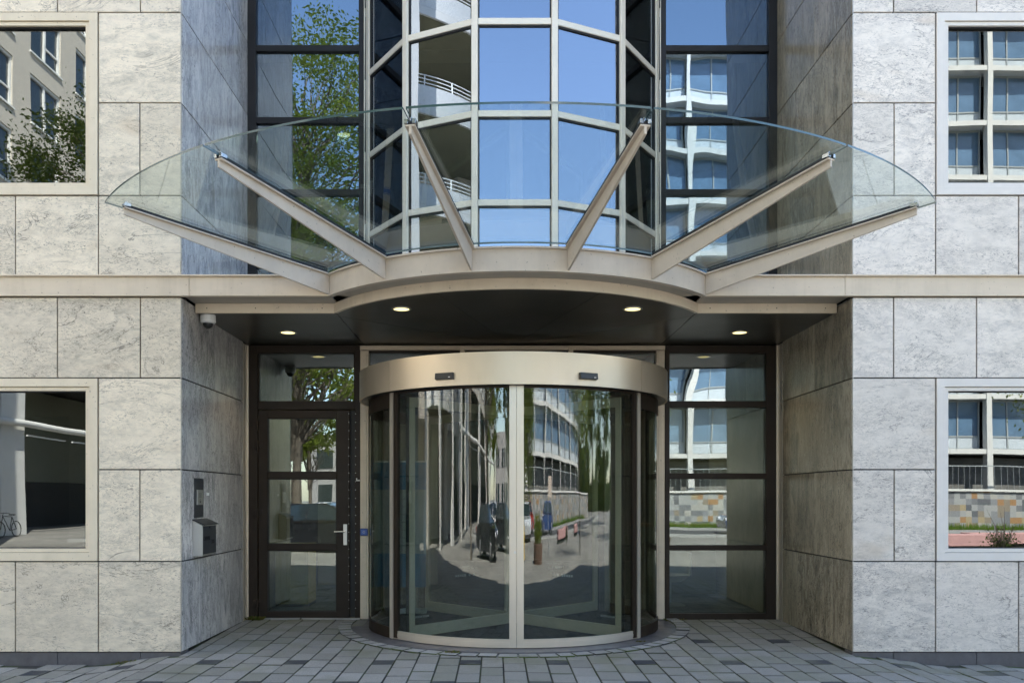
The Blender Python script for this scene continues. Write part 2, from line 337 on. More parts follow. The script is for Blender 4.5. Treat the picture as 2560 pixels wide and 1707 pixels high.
# stone cladding ------------------------------------------------------------
ZROW = [.008, .883, 1.768, 2.65, 3.428]
ZUP = [3.64, 4.407, 5.30, 6.17, 7.05, 7.93, 8.81, 9.69, 10.57]
ENDX = 14.0
def seq(first, step=.8):
    a = [0, first]
    while a[-1]+step < ENDX-HW: a.append(a[-1]+step)
    a.append(ENDX-HW); return a
wins = [(.80, 3.20), (4.0, 6.4), (7.2, 9.6)]
def win_row(split):
    segs = []; p = 0
    for a, b in wins+[(ENDX-HW, None)]:
        if split: segs += [(p, (p+a)/2), ((p+a)/2, a)]
        else: segs.append((p, a))
        p = b
    return segs
def slab(mb, x0, x1, z0, z1):
    if x0 > x1: x0, x1 = x1, x0
    mb.box(x0+JG, x1-JG, 0, .03, z0+JG, z1-JG, c=rnd())
for s in (-1, 1):
    mb = MB(); bk = MB()
    def row(z0, z1, segs):
        for a, b in segs:
            slab(mb, s*(HW+a), s*(HW+b), z0, z1)
            # first slab runs to the very corner
        for a, b in segs:
            xa, xb = sorted((s*(HW+max(a, .022)), s*(HW+b)))
            bk.box(xa, xb, .024, .2, z0, z1)
    pairs = lambda q: list(zip(q[:-1], q[1:]))
    row(ZROW[0], ZROW[1], pairs(seq(.80)))
    row(ZROW[1], ZROW[2], win_row(True)); row(ZROW[2], ZROW[3], win_row(False)); row(ZROW[3], ZROW[4], pairs(seq(.395)))
    row(ZUP[0], ZUP[1], pairs(seq(.80))); row(ZUP[1], ZUP[2], win_row(True)); row(ZUP[2], ZUP[3], win_row(False)); row(ZUP[3], ZUP[4], pairs(seq(.395)))
    for i in range(4, 8): row(ZUP[i], ZUP[i+1], pairs(seq(.8 if i % 2 else .4)))
    mb.build('stone_cladding', M_stoneL if s < 0 else M_stoneR, B, bevel=.0025)
    bk.box(s*(HW+.022), s*ENDX, .031, .2, 3.429, 3.639)
    bk.build('backing_wall', M_backing, B)
    # reveals
    mr = MB(); br = MB()
    allz = ZROW[:-1]+[3.428]
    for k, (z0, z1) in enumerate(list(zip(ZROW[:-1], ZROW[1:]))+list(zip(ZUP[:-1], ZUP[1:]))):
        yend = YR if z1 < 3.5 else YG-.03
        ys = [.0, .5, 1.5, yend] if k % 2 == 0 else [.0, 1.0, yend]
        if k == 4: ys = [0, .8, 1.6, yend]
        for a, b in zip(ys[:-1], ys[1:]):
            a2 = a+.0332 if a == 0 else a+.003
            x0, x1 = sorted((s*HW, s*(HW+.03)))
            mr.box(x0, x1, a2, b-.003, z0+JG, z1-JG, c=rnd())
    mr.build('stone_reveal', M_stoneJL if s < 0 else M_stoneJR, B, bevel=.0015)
    x0, x1 = sorted((s*(HW+.022), s*(HW+.25)))
    br.box(x0, x1, .21, YG+.3, 0.0, 3.428); br.box(x0, x1, .21, YG+.3, 3.64, 10.57)
    br.build('reveal_backing', M_backing, B)
    # corner bead
    cb = MB(); x0, x1 = sorted((s*(HW+.001), s*(HW+.005)))
    cb.box(x0, x1, -.001, .004, .01, 3.42); cb.box(x0, x1, -.001, .004, 3.66, 10.5)
    cb.build('corner_bead', M_steel, B)
    # plinth
    pm = MB(); q = [0, .4]
    while q[-1] < ENDX-HW-.8: q.append(q[-1]+.8)
    for a, b in zip(q[:-1], q[1:]):
        xa, xb = sorted((s*(HW+a), s*(HW+b))); pm.box(xa+.002, xb-.002, .012, .2, -.3, .006)
    pm.build('plinth', M_plinth, B, bevel=.003)
    # vertical trim between reveal and glazing
    tm = MB(); x0, x1 = sorted((s*(HW-.004), s*(HW+.05)))
    tm.box(x0, x1, YR+.004, YG-.075, .0, 3.35); tm.build('vertical_trim', M_alu, B)
    tm = MB(); x0, x1 = sorted((s*(HW-.022), s*(HW+.05)))
    tm.box(x0, x1, YG-.07, YG-.055, .0, 3.35); tm.build('vertical_trim', M_alu, B)

# string course band --------------------------------------------------------
mb = MB()
for s in (-1, 1):
    x0, x1 = sorted((s*3.153, s*ENDX)); mb.box(x0, x1, -.03, .03, 3.434, 3.618)
    mb.box(x0, x1, -.055, .03, 3.619, 3.634)
    x0, x1 = sorted((s*1.81, s*3.149)); mb.box(x0, x1, -.03, .03, 3.434, 3.618); mb.box(x0, x1, -.055, .03, 3.619, 3.634)
mb.build('string_course', M_band, B, bevel=.002)

# windows in the stone ------------------------------------------------------
def stone_window(s, a, b, z0, z1, first):
    x0, x1 = sorted((s*(HW+a), s*(HW+b))); mf = M_winf if s < 0 else M_winfR
    x0 += .006; x1 -= .006; z0 += .006; z1 -= .006
    m = MB()
    def ring(o, i, ya, yb):
        m.box(x0+o, x1-o, ya, yb, z1-i, z1-o); m.box(x0+o, x1-o, ya, yb, z0+o, z0+i)
        m.box(x0+o, x0+i, ya, yb, z0+i, z1-i); m.box(x1-i, x1-o, ya, yb, z0+i, z1-i)
    ring(0, .078, -.012, .12); ring(.082, .118, .004, .12)
    f = m.build('window', mf, B, bevel=.0015)
    g = MB()
    for q in (g,):
        q.box(x0+.118, x1-.118, .03, .11, z1-.126, z1-.119); q.box(x0+.118, x1-.118, .03, .11, z0+.119, z0+.126)
        q.box(x0+.119, x0+.126, .03, .11, z0+.126, z1-.126); q.box(x1-.126, x1-.119, .03, .11, z0+.126, z1-.126)
        q.box(x0+.0785, x0+.0815, .02, .1, z0+.08, z1-.08); q.box(x1-.0815, x1-.0785, .02, .1, z0+.08, z1-.08)
        q.box(x0+.0785, x1-.0785, .02, .1, z1-.0815, z1-.0785); q.box(x0+.0785, x1-.0785, .02, .1, z0+.0785, z0+.0815)
    g.build('gasket', M_gasket, f)
    p = MB(); p.box(x0+.12, x1-.12, .060, .072, z0+.12, z1-.12, c=rnd()); p.build('pane', M_gfac, f)
for s in (-1, 1):
    for a, b in wins:
        stone_window(s, a, b, .883, 2.65, a < 1); stone_window(s, a, b, 4.407, 6.17, a < 1)

# ------------------------------------------------------------------ upper recess glazing and bay
ZL = [3.66, 4.346, 5.226, 6.106, 6.985, 7.86, 8.74, 9.62, 10.5]
for s in (-1, 1):
    m = MB(); xo = s*(HW-.02); xi = s*1.818
    m.box(s*(HW-.003), s*3.134, YG-.04, YG+.1, 3.64, 10.55); m.box(s*1.877, xi, YG-.04, YG+.1, 3.64, 10.55)
    for z in ZL:
        m.box(s*3.134, s*1.877, YG-.032, YG+.1, z-.037, z+.037)
    f = m.build('upper_glazing_frame', M_dark, B, bevel=.003)
    for z0, z1 in zip(ZL[:-1], ZL[1:]):
        p = MB(); a, b = sorted((s*3.132, s*1.879)); p.box(a, b, YG+.01, YG+.022, z0+.038, z1-.038, c=rnd()); p.build('pane', M_gup, f)
    m = MB()
    m.box(s*1.812, s*1.795, YG-.05, YG+.1, 3.64, 10.5); m.box(s*1.782, s*1.770, YG-.05, YG+.1, 3.64, 10.5)
    m.build('bay_edge_trim', M_bayf, B)
    m = MB(); m.box(s*1.795, s*1.782, YG-.02, YG+.1, 3.64, 10.5)
    for k, z in enumerate(ZL[1:-1]):
        m.hexa([(min(s*1.80, s*1.775), YG-.07, z-.4), (max(s*1.80, s*1.775), YG-.07, z-.4), (max(s*1.80, s*1.775), YG-.052, z-.4), (min(s*1.80, s*1.775), YG-.052, z-.4),
                (s*1.788-.003, YG-.07, z+.36), (s*1.788+.003, YG-.07, z+.36), (s*1.788+.003, YG-.052, z+.36), (s*1.788-.003, YG-.052, z+.36)])
    m.build('bay_edge_flap', M_gasket, B)
BC = [(-1.735, 2.15), (-1.205, 1.36), (-.427, 1.0), (.427, 1.0), (1.205, 1.36), (1.735, 2.15)]
ZB = [3.70, 4.676, 5.635, 6.629, 7.60, 8.57, 9.54, 10.4]
m = MB()
nrm = []
for (a, b) in zip(BC[:-1], BC[1:]):
    d = (Vector(b)-Vector(a)).normalized(); nrm.append(Vector((d.y, -d.x)))
for i, c in enumerate(BC):
    n_ = nrm[0] if i == 0 else nrm[-1] if i == 5 else (nrm[i-1]+nrm[i]).normalized()
    tv = Vector((-n_.y, n_.x)); cc = Vector(c)
    pl = [cc+n_*.035-tv*.034, cc-n_*.05-tv*.034, cc-n_*.05+tv*.034, cc+n_*.035+tv*.034]
    m.prism([(p.x, p.y) for p in pl][::-1], 3.6, 10.5)
gk = MB()
for i, (a, b) in enumerate(zip(BC[:-1], BC[1:])):
    A_ = Vector(a); B_ = Vector(b); d = (B_-A_).normalized(); a2 = A_+d*.033; b2 = B_-d*.033
    for z in ZB:
        m.wallbox(a2, b2, .024, -.05, z-.034, z+.034)
        gk.wallbox(a2, b2, .012, -.04, z-.052, z-.0345)
    a3 = A_+d*.0335; b3 = B_-d*.0335
    for z0, z1 in zip(ZB[:-1], ZB[1:]):
        gk.wallbox(a3, a3+d*.014, .012, -.04, z0+.035, z1-.053); gk.wallbox(b3-d*.014, b3, .012, -.04, z0+.035, z1-.053)
bay = m.build('bay_window', M_bayf, B, bevel=.003)
gk.build('gasket', M_gasket, bay)
for i, (a, b) in enumerate(zip(BC[:-1], BC[1:])):
    A_ = Vector(a); B_ = Vector(b); d = (B_-A_).normalized()
    for z0, z1 in zip(ZB[:-1], ZB[1:]):
        p = MB(); p.wallbox(A_+d*.047, B_-d*.047, -.006, -.018, z0+.035, z1-.053, c=rnd()); p.build('pane', M_gbay, bay)

# ------------------------------------------------------------------ lower glazing
# left: frame with fanlight and door
def Z(py): return 1.5+(1243-py)*.004902
m = MB(); yf, yb = YG-.04, YG+.1
m.box(-3.233, -3.112, yf, yb, .0, 3.355); m.box(-1.925, -1.857, yf, yb, .0, 3.355)
m.box(-3.112, -1.925, yf, yb, 3.26, 3.355); m.box(-3.112, -1.925, yf, yb, 2.575, 2.676)
m.box(-3.112, -3.098, yf+.02, yb, 2.676, 3.26); m.box(-1.94, -1.925, yf+.02, yb, 2.676, 3.26)
fl = m.build('door_frame', M_bronze, B, bevel=.003)
p = MB(); p.box(-3.10, -1.935, YG+.01, YG+.022, 2.678, 3.258, c=rnd()); p.build('pane', M_gdark, fl)
p = MB(); p.box(-3.16, -1.86, YG-.065, YG-.041, .004, .032); p.build('threshold', M_steel, fl)
d = MB()
X0, X1 = -3.095, -1.985; z0, z1 = .035, 2.56
xa, xb = -2.99, -2.146
yd = YG-.055; y2 = YG+.03
d.box(X0, xa, yd, y2, z0, z1); d.box(xb, X1, yd, y2, z0, z1)
for a, b in ((z0, .108), (.853, .931), (1.725, 1.809), (2.466, z1)): d.box(xa, xb, yd, y2, a, b)
# small glazing beads
door = d.build('glazed_door', M_bronze, B, bevel=.004)
gb = MB()
for a, b in ((.108, .853), (.931, 1.725), (1.809, 2.466)):
    gb.box(xa+.0, xa+.010, yd+.012, y2-.01, a, b); gb.box(xb-.010, xb, yd+.012, y2-.01, a, b)
    gb.box(xa+.010, xb-.010, yd+.012, y2-.01, a, a+.008); gb.box(xa+.010, xb-.010, yd+.012, y2-.01, b-.008, b)
    p = MB(); p.box(xa+.01, xb-.01, YG-.02, YG-.008, a+.008, b-.008, c=rnd()); p.build('pane', M_gdoor, door)
gb.build('glazing_bead', M_gasket, door)
h = MB(); h.box(-2.062, -2.014, yd-.010, yd-.0005, .92, 1.175)
h.cyl((-2.038, yd-.01, 1.085), (-2.038, yd-.055, 1.085), .011); h.cyl((-2.032, yd-.05, 1.085), (-2.165, yd-.05, 1.085), .0095)
h.cyl((-2.038, yd-.012, .97), (-2.038, yd-.016, .97), .011)
h.build('door_handle', M_steel, door, bevel=.003)
for z in (2.38, 2.12, 1.31, .215):
    h = MB(); h.box(-3.165, -3.10, yd-.012, yd-.0, z-.03, z+.03); h.cyl((-3.105, yd-.022, z-.07), (-3.105, yd-.022, z+.05), .014)
    h.box(-3.10, -3.05, yd-.014, yd-.0005, z-.005, z+.045); h.build('hinge', M_bronze, door, bevel=.002)
g = MB(); g.box(-1.984, -1.9265, YG-.02, YG+.09, .04, 2.56); g.build('door_gap_profile', M_gasket, fl)
for k in range(24):
    z = .15+k*.103
    rv = MB(); rv.cyl((-1.995, yd-.0035, z), (-1.995, yd+.002, z), .0045, n=8); rv.build('rivet', M_steel, door)
    rv = MB(); rv.cyl((-1.915, yf-.003, z), (-1.915, yf+.002, z), .0045, n=8); rv.build('rivet', M_steel, fl)
m = MB(); m.box(-1.902, -1.862, yf-.006, yf-.0005, 1.70, 1.715); m.box(-1.907, -1.895, yf-.006, yf-.0005, 1.70, 1.735); m.build('door_contact', M_white, fl)

# right sidelight
m = MB()
m.box(3.233, 3.10, yf, yb, .0, 3.355); m.box(1.92, 1.868, yf, yb, .0, 3.355)
for a, b in ((0.0, .085), (.853, .915), (1.725, 1.795), (2.600, 2.676), (3.26, 3.355)): m.box(1.92, 3.10, yf, yb, a, b)
fr = m.build('sidelight_frame', M_bronze, B, bevel=.003)
for a, b in ((.085, .853), (.915, 1.725), (1.795, 2.600), (2.676, 3.26)):
    p = MB(); p.box(1.922, 3.098, YG+.01, YG+.022, a+.001, b-.001, c=rnd()); p.build('pane', M_gdark if b > 3 else M_gdoor, fr)
# posts beside the drum, strip over it
for s in (-1, 1):
    m = MB(); x0, x1 = sorted((s*1.853, s*1.752)); m.box(x0, x1, YG-.075, YG+.1, .02, 3.285); 
    x0, x1 = sorted((s*1.83, s*1.775)); m.box(x0, x1, YG-.082, YG-.0755, .02, 3.28)
    m.build('jamb_post', M_band, B, bevel=.004)
m = MB()
for a, b in ((-1.855, -.64), (-.58, .68), (.74, 1.855)): m.box(a, b, YG-.085, YG+.05, 3.29, 3.343)
for a in (-.638, .682): m.box(a, a+.056, YG-.09, YG+.05, 3.26, 3.343)
hs = m.build('head_strip', M_band, B, bevel=.002)
m = MB(); m.box(-1.75, 1.75, YG-.04, YG+.05, 3.262, 3.288); m.box(-1.75, 1.75, YG-.03, YG+.05, 2.86, 2.93)
for x in (-.61, .71): m.box(x-.02, x+.02, YG-.03, YG+.05, 2.93, 3.262)
m.build('fanlight_frame', M_bronze, hs)
p = MB(); p.box(-1.75, 1.75, YG+.01, YG+.022, 2.931, 3.261, c=rnd()); p.build('pane', M_gdark, hs)

# ------------------------------------------------------------------ soffit with its fascia
AC = (0, 1.51); AR = 2.163            # lower fascia arc
def arcpts(cx, cy, r, x_end, n=40):
    a = math.asin(x_end/r); return [(cx+r*math.sin(-a+2*a*i/n), cy-r*math.cos(-a+2*a*i/n)) for i in range(n+1)]
ap = arcpts(0, AC[1], AR-.04, 1.80)
poly = [(-3.232, YG+.1), (-3.232, .40)]+ap+[(3.232, .40), (3.232, YG+.1)]
m = MB()
# soffit built in panels with open joints: side panels and five sectors
zs0, zs1 = 3.362, 3.378
for s in (-1, 1):
    x0, x1 = sorted((s*3.232, s*1.822)); m.box(x0, x1, .39, YG+.02, zs0, zs1)
cen = (0, YG+.0)
cuts = [(-1.816, YG+.02), (-1.816, .42)]
rays = [-1.816] + [-.76] + [.76] + [1.816]
def on_arc(x): return (x, AC[1]-math.sqrt((AR-.03)**2-x*x))
def sector(xa, xb, extra_a=None, extra_b=None):
    n = 14; pts = [cen]
    pa = []
    for i in range(n+1): pa.append(on_arc(xa+(xb-xa)*i/n))
    return pa
g_ = .003
def shrink(pts, g=.003):
    cx = sum(p[0] for p in pts)/len(pts); cy = sum(p[1] for p in pts)/len(pts)
    return [(cx+(x-cx)*(1-g/ max(.3, math.hypot(x-cx, y-cy))), cy+(y-cy)*(1-g/max(.3, math.hypot(x-cx, y-cy)))) for x, y in pts]
secs = []
lefttri = [cen, (-1.816, YG), (-1.816, .56)]
secs.append(lefttri)
secs.append([cen, (-1.816, .56), (-1.816, .42)]+sector(-1.80, -.76)[0:])
secs.append([cen]+sector(-.76, .0)[:-1]+sector(0, .76))
secs.append([cen]+sector(.76, 1.80)+[(1.816, .42), (1.816, .56)])
secs.append([cen, (1.816, .56), (1.816, YG)])
for q in secs:
    q = shrink(q, .004); area = sum(q[i][0]*q[(i+1) % len(q)][1]-q[(i+1) % len(q)][0]*q[i][1] for i in range(len(q)))
    if area < 0: q = q[::-1]
    m.prism(q, zs0, zs1)
sof = m.build('soffit', M_soffit, B)
m = MB(); m.box(-3.232, 3.232, .42, YG+.1, 3.381, 3.395)
q = arcpts(0, AC[1], AR-.05, 1.80); q = q if sum(q[i][0]*q[(i+1) % len(q)][1]-q[(i+1) % len(q)][0]*q[i][1] for i in range(len(q))) > 0 else q[::-1]
m.prism(q, 3.381, 3.395); m.build('soffit_backing', M_soffj, sof)
m = MB()
for s in (-1, 1):
    x0, x1 = sorted((s*3.225, s*1.83)); m.box(x0, x1, .355, .39, 3.352, 3.448)
aend = math.degrees(math.asin(1.83/AR))
m.arc(0, AC[1], AR-.035, AR, -aend, aend, 3.352, 3.448, n=56)
m.build('lower_fascia', M_band, B, bevel=.0015)
for s in (-1, 1):
    for x in (1.95, 2.62, 3.11): m = MB(); m.cyl((s*x, .353, 3.40), (s*x, .357, 3.40), .006, n=8); m.build('fascia_screw', M_black, B)
# underside between the two fascias and flat roof above
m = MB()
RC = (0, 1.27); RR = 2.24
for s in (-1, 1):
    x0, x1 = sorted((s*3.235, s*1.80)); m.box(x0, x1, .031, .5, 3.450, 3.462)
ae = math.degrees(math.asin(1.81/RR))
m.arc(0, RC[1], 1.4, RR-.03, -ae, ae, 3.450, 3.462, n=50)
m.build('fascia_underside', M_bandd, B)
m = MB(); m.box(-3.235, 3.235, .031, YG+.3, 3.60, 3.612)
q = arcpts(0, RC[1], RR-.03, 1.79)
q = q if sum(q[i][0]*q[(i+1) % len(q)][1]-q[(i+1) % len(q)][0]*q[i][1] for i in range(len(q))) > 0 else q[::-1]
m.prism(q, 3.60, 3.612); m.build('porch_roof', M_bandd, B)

# ------------------------------------------------------------------ building interior and body
m = MB(); m.box(-ENDX, ENDX, YG+.1, 12, -.1, .012); m.build('indoor_floor', M_floor, B)
m = MB()
for z in (3.40, 6.88, 10.3): m.box(-ENDX, ENDX, YG+.12 if z > 3.5 else YG+.101, 12, z, z+.16)
for s in (-1, 1):
    x0, x1 = sorted((s*(HW+.26), s*ENDX))
    for z in (3.46, 6.5, 10.3): m.box(x0, x1, .21, YG+.09, z, z+.12)
m.build('floor_slab', M_intc, B)
m = MB(); m.box(-ENDX, ENDX, 0, 12.4, 10.575, 10.75); m.build('roof', M_backing, B)
m = MB(); m.box(-ENDX, 2.6, 1.2, 9, 10.751, 13.2); m.box(2.601, 5.2, 2.4, 8, 10.751, 11.9); m.build('roof_shadow_blocks', M_intd, B)  # unseen blocks added to step the building's shadow edge on the street
m = MB(); m.box(-ENDX, ENDX, 12.0, 12.3, -.1, 10.5)
for s in (-1, 1): m.box(s*(ENDX-.2), s*ENDX, .22, 12, -.1, 10.5)
for s in (-1, 1): m.box(s*(HW+.02), s*(HW+.2), 3.6, 12, 3.56, 6.8)
m.build('outer_wall', M_intd, B)
for q in ((3.24, 3.3, YG+.12, 5.6), (-3.3, -3.24, YG+.12, 4.4), (-6.5, -3.3, 4.4, 4.5), (2.3, 3.24, 5.6, 5.7), (-3.24, -1.2, 6.4, 6.5)):
    m = MB(); m.box(*q, .013, 3.39); m.build('inner_wall', M_intw, B)

# ------------------------------------------------------------------ revolving door
DC = (0, 1.847); GR = 1.68; FR = 1.787
m = MB()
for a0, a1 in ((-132, -47.1), (-46.95, 46.95), (47.1, 132)):
    m.arc(DC[0], DC[1], FR-.02, FR, a0, a1, 2.600, 2.918, n=48)
m.arc(DC[0], DC[1], 1.2, FR-.021, -132, 132, 2.895, 2.91, n=60)
rd = m.build('revolving_door', M_drum, B, label=None)
m = MB(); m.arc(DC[0], DC[1], 1.5, FR-.021, -179.9, 179.9, 2.602, 2.612, n=80)
m.prism([(DC[0]+1.505*math.cos(R(a)), DC[1]+1.505*math.sin(R(a))) for a in range(0, 360, 6)], 2.56, 2.60); m.build('drum_ceiling', M_black, rd)
for s in (-1, 1):
    m = MB(); a = R(50.6)
    m.arc(DC[0], DC[1], GR-.045, GR+.012, s*49.7, s*51.6, .018, 2.6, n=2, smooth=False); m.build('door_post', M_alu, rd, bevel=.003)
    m = MB(); m.arc(DC[0], DC[1], GR-.035, GR+.006, s*47.3, s*49.3, .03, 2.6, n=2, smooth=False); m.build('slide_profile', M_bronze, rd)
    m = MB(); m.arc(DC[0], DC[1], GR-.03, GR, s*.06, s*2.42, .02, 2.6, n=2, smooth=False); st = m.build('meeting_stile', M_alu, rd, bevel=.004)
    m = MB(); m.arc(DC[0], DC[1], GR-.03, GR-.002, s*2.45, s*49.6, .02, .105, n=28)
    m.arc(DC[0], DC[1], GR-.026, GR+.002, s*2.45, s*49.6, .045, .075, n=28); m.build('bottom_rail', M_alu, rd)
    m = MB(); m.arc(DC[0], DC[1], GR-.03, GR-.002, s*2.45, s*49.6, 2.58, 2.6, n=28); m.build('top_rail', M_bronze, rd)
    m = MB(); m.arc(DC[0], DC[1], GR-.022, GR-.012, s*2.45, s*49.6, .106, 2.579, n=40, c=rnd()); m.build('curved_pane', M_gdrum, rd)
    # side walls of the drum
    for za, zb_ in ((.015, .13), (2.44, 2.6)): m = MB(); m.arc(DC[0], DC[1], GR-.03, GR, s*51.7, s*131, za, zb_, n=30); m.build('side_rail', M_bronze, rd)
    m = MB(); m.arc(DC[0], DC[1], GR-.022, GR-.012, s*51.7, s*131, .131, 2.439, n=40, c=rnd()); m.build('curved_pane', M_gdrum, rd)
    m = MB(); m.arc(DC[0], DC[1], GR-.04, GR+.01, s*129, s*132, .015, 2.6, n=2, smooth=False); m.build('door_post', M_alu, rd)
    # motion sensor
    a = s*23.2; aa = R(a); ex = Vector((math.sin(aa), -math.cos(aa), 0)); tx = Vector((math.cos(aa), math.sin(aa), 0)); c0 = Vector((DC[0], DC[1], 2.695))+ex*(FR-.005)
    m = MB(); P = lambda u, w_, z: tuple(c0+tx*u+ex*w_+Vector((0, 0, z)))
    m.hexa([P(-.098,0,-.036), P(-.098,.045,-.03), P(.098,.045,-.03), P(.098,0,-.036)][::-1]+[P(-.098,0,.032), P(-.098,.038,.032), P(.098,.038,.032), P(.098,0,.032)][::-1])
    se = m.build('motion_sensor', M_black, rd, bevel=.003)
    m = MB(); m.hexa([P(.052,.040,-.018), P(.072,.040,-.018), P(.072,.0465,-.018), P(.052,.0465,-.018), P(.052,.040,-.011), P(.072,.040,-.011), P(.072,.0465,-.011), P(.052,.0465,-.011)])
    m.build('sensor_lens', M_white, rd)
m = MB(); m.cyl((.02-.035, DC[1]-GR-.004, .96), (.02-.035, DC[1]-GR+.01, .96), .014); m.build('lock_cylinder', M_steel, rd)
# threshold ring and mat
m = MB(); m.arc(DC[0], DC[1], GR-.05, 1.88, -120, 120, -.05, .012, n=72); m.build('threshold_ring', M_plinth, rd)
m = MB(); m.prism([(DC[0]+1.628*math.cos(R(a)), DC[1]+1.628*math.sin(R(a))) for a in range(0, 360, 5)], .013, .018); m.build('entrance_mat', M_carpet, rd)
# four wings
m = MB(); m.cyl((DC[0], DC[1], .02), (DC[0], DC[1], 2.56), .055, n=16); m.build('centre_shaft', M_bronze, rd)
for k in range(4):
    a = R(45+90*k); dx, dy = math.cos(a), math.sin(a)
    P = lambda r: (DC[0]+dx*r, DC[1]+dy*r)
    m = MB(); t_ = .022
    m.wallbox(P(.06), P(1.58), -t_, t_, .03, .15); m.wallbox(P(.06), P(1.58), -t_, t_, 2.45, 2.55)
    m.wallbox(P(.06), P(.12), -t_, t_, .15, 2.45); m.wallbox(P(1.51), P(1.58), -t_, t_, .15, 2.45)
    wg = m.build('wing_frame', M_wing, rd, bevel=.003)
    m = MB(); m.wallbox(P(.12), P(1.51), -.004, .004, .151, 2.449); m.build('wing_pane', M_gwing, rd)
    m = MB(); m.wallbox(P(1.58), P(1.615), -.006, .006, .03, 2.55); m.build('brush_seal', M_gasket, rd)
    m = MB()
    for q in range(9):
        if q in (1, 3): continue
        m.wallbox(P(.62+q*.034), P(.62+q*.034+.022), .0045, .0055, .62, .645); 
    m.build('safety_marking', M_white, rd)
for (k, s) in ((2, 1), (3, -1)):
    a = R(45+90*k); dx, dy = math.cos(a), math.sin(a)
    r = 1.40; pos = Vector((DC[0]+dx*r, DC[1]+dy*r, .235))
    ang = a+math.pi if k == 2 else a
    n2 = Vector((math.sin(ang), -math.cos(ang), 0))
    Mx = Matrix.Translation(pos+n2*.006) @ Matrix.Rotation(ang, 4, 'Z') @ Matrix.Rotation(R(90), 4, 'X')
    text_mesh('BOON EDAM', .032, M_etch, 'door_maker_lettering', Mx, rd)

# ------------------------------------------------------------------ fan canopy of steel and glass
zin = 3.634; slope = .145
zt = lambda r: zin+(r-RR)*slope
CN = empty('glass_canopy', (0, RC[1], 3.434), 'fan shaped clear glass canopy on six beige steel arms over the entrance', 'canopy')
m = MB()
m.arc(0, RC[1], RR-.025, RR, -ae, ae, 3.436, 3.618, n=64)
m.arc(0, RC[1], RR-.07, RR+.022, -ae, ae, 3.619, 3.634, n=64); m.arc(0, RC[1], RR-.05, RR+.010, -ae, ae, 3.424, 3.4355, n=64)
m.build('ring_beam', M_arm, CN)
AA = [-53.5, -32.1, -10.7, 10.7, 32.1, 53.5]
for a in AA:
    sa, ca = math.sin(R(a)), -math.cos(R(a)); tx = Vector((-ca, sa, 0)); ex = Vector((sa, ca, 0)); o0 = Vector((0, RC[1], 0))
    Q = lambda r, u, z: tuple(o0+ex*r+tx*u+Vector((0, 0, z)))
    m = MB(); r0, r1 = RR+.002, 4.09
    tf = .012
    r0f = RR+.023
    m.hexa([Q(r0f, -.034, zt(r0f)-tf), Q(r1, -.034, zt(r1)-tf), Q(r1, .034, zt(r1)-tf), Q(r0f, .034, zt(r0f)-tf),
            Q(r0f, -.034, zt(r0f)), Q(r1, -.034, zt(r1)), Q(r1, .034, zt(r1)), Q(r0f, .034, zt(r0f))])
    zb = lambda r: 3.437+(zt(r1)-.062-3.437)*(r-r0)/(r1-r0)
    m.hexa([Q(r0, -.009, 3.437), Q(r1-.001, -.009, zb(r1)), Q(r1-.001, .009, zb(r1)), Q(r0, .009, 3.437),
            Q(r0, -.009, zt(r0)-tf-.0005), Q(r1-.001, -.009, zt(r1)-tf-.0005), Q(r1-.001, .009, zt(r1)-tf-.0005), Q(r0, .009, zt(r0)-tf-.0005)])
    arm = m.build('canopy_arm', M_arm, CN, bevel=.0015)
    ra, rb = RR+.03, r1-.01
    m = MB(); m.hexa([Q(ra, -.03, zt(ra)+.001), Q(rb, -.03, zt(rb)+.001), Q(rb, .03, zt(rb)+.001), Q(ra, .03, zt(ra)+.001),
            Q(ra, -.03, zt(ra)+.023), Q(rb, -.03, zt(rb)+.023), Q(rb, .03, zt(rb)+.023), Q(ra, .03, zt(ra)+.023)])
    m.build('rubber_strip', M_gasket, arm)
    m = MB()
    for u in (-.026, .026):
        m.hexa([Q(r1-.05, u-.013, zt(r1)+.003), Q(r1+.006, u-.013, zt(r1)+.003), Q(r1+.006, u+.013, zt(r1)+.003), Q(r1-.05, u+.013, zt(r1)+.003),
                Q(r1-.05, u-.013, zt(r1)+.030), Q(r1+.006, u-.013, zt(r1)+.034), Q(r1+.006, u+.013, zt(r1)+.034), Q(r1-.05, u+.013, zt(r1)+.030)])
    m.cyl(Q(r1-.02, 0, zt(r1)+.0), Q(r1-.02, 0, zt(r1)+.05), .008, n=10)
    m.build('glass_clamp', M_chrome, arm, bevel=.002)
gz0 = lambda r: zt(r)+.024; gz1 = lambda r: zt(r)+.039
for a0, a1 in zip(AA[:-1], AA[1:]):
    m = MB(); e0 = -1.6 if a0 == AA[0] else .13; e1 = 1.6 if a1 == AA[-1] else .13
    m.arc(0, RC[1], RR+.005, 4.215, a0+(e0 if a0 == AA[0] else .13), a1+(e1 if a1 == AA[-1] else -.13), gz0, gz1, n=24, mi=0, mi_edge=1, c=rnd())
    m.build('glass_sheet', [M_gcan, M_gedge], CN)

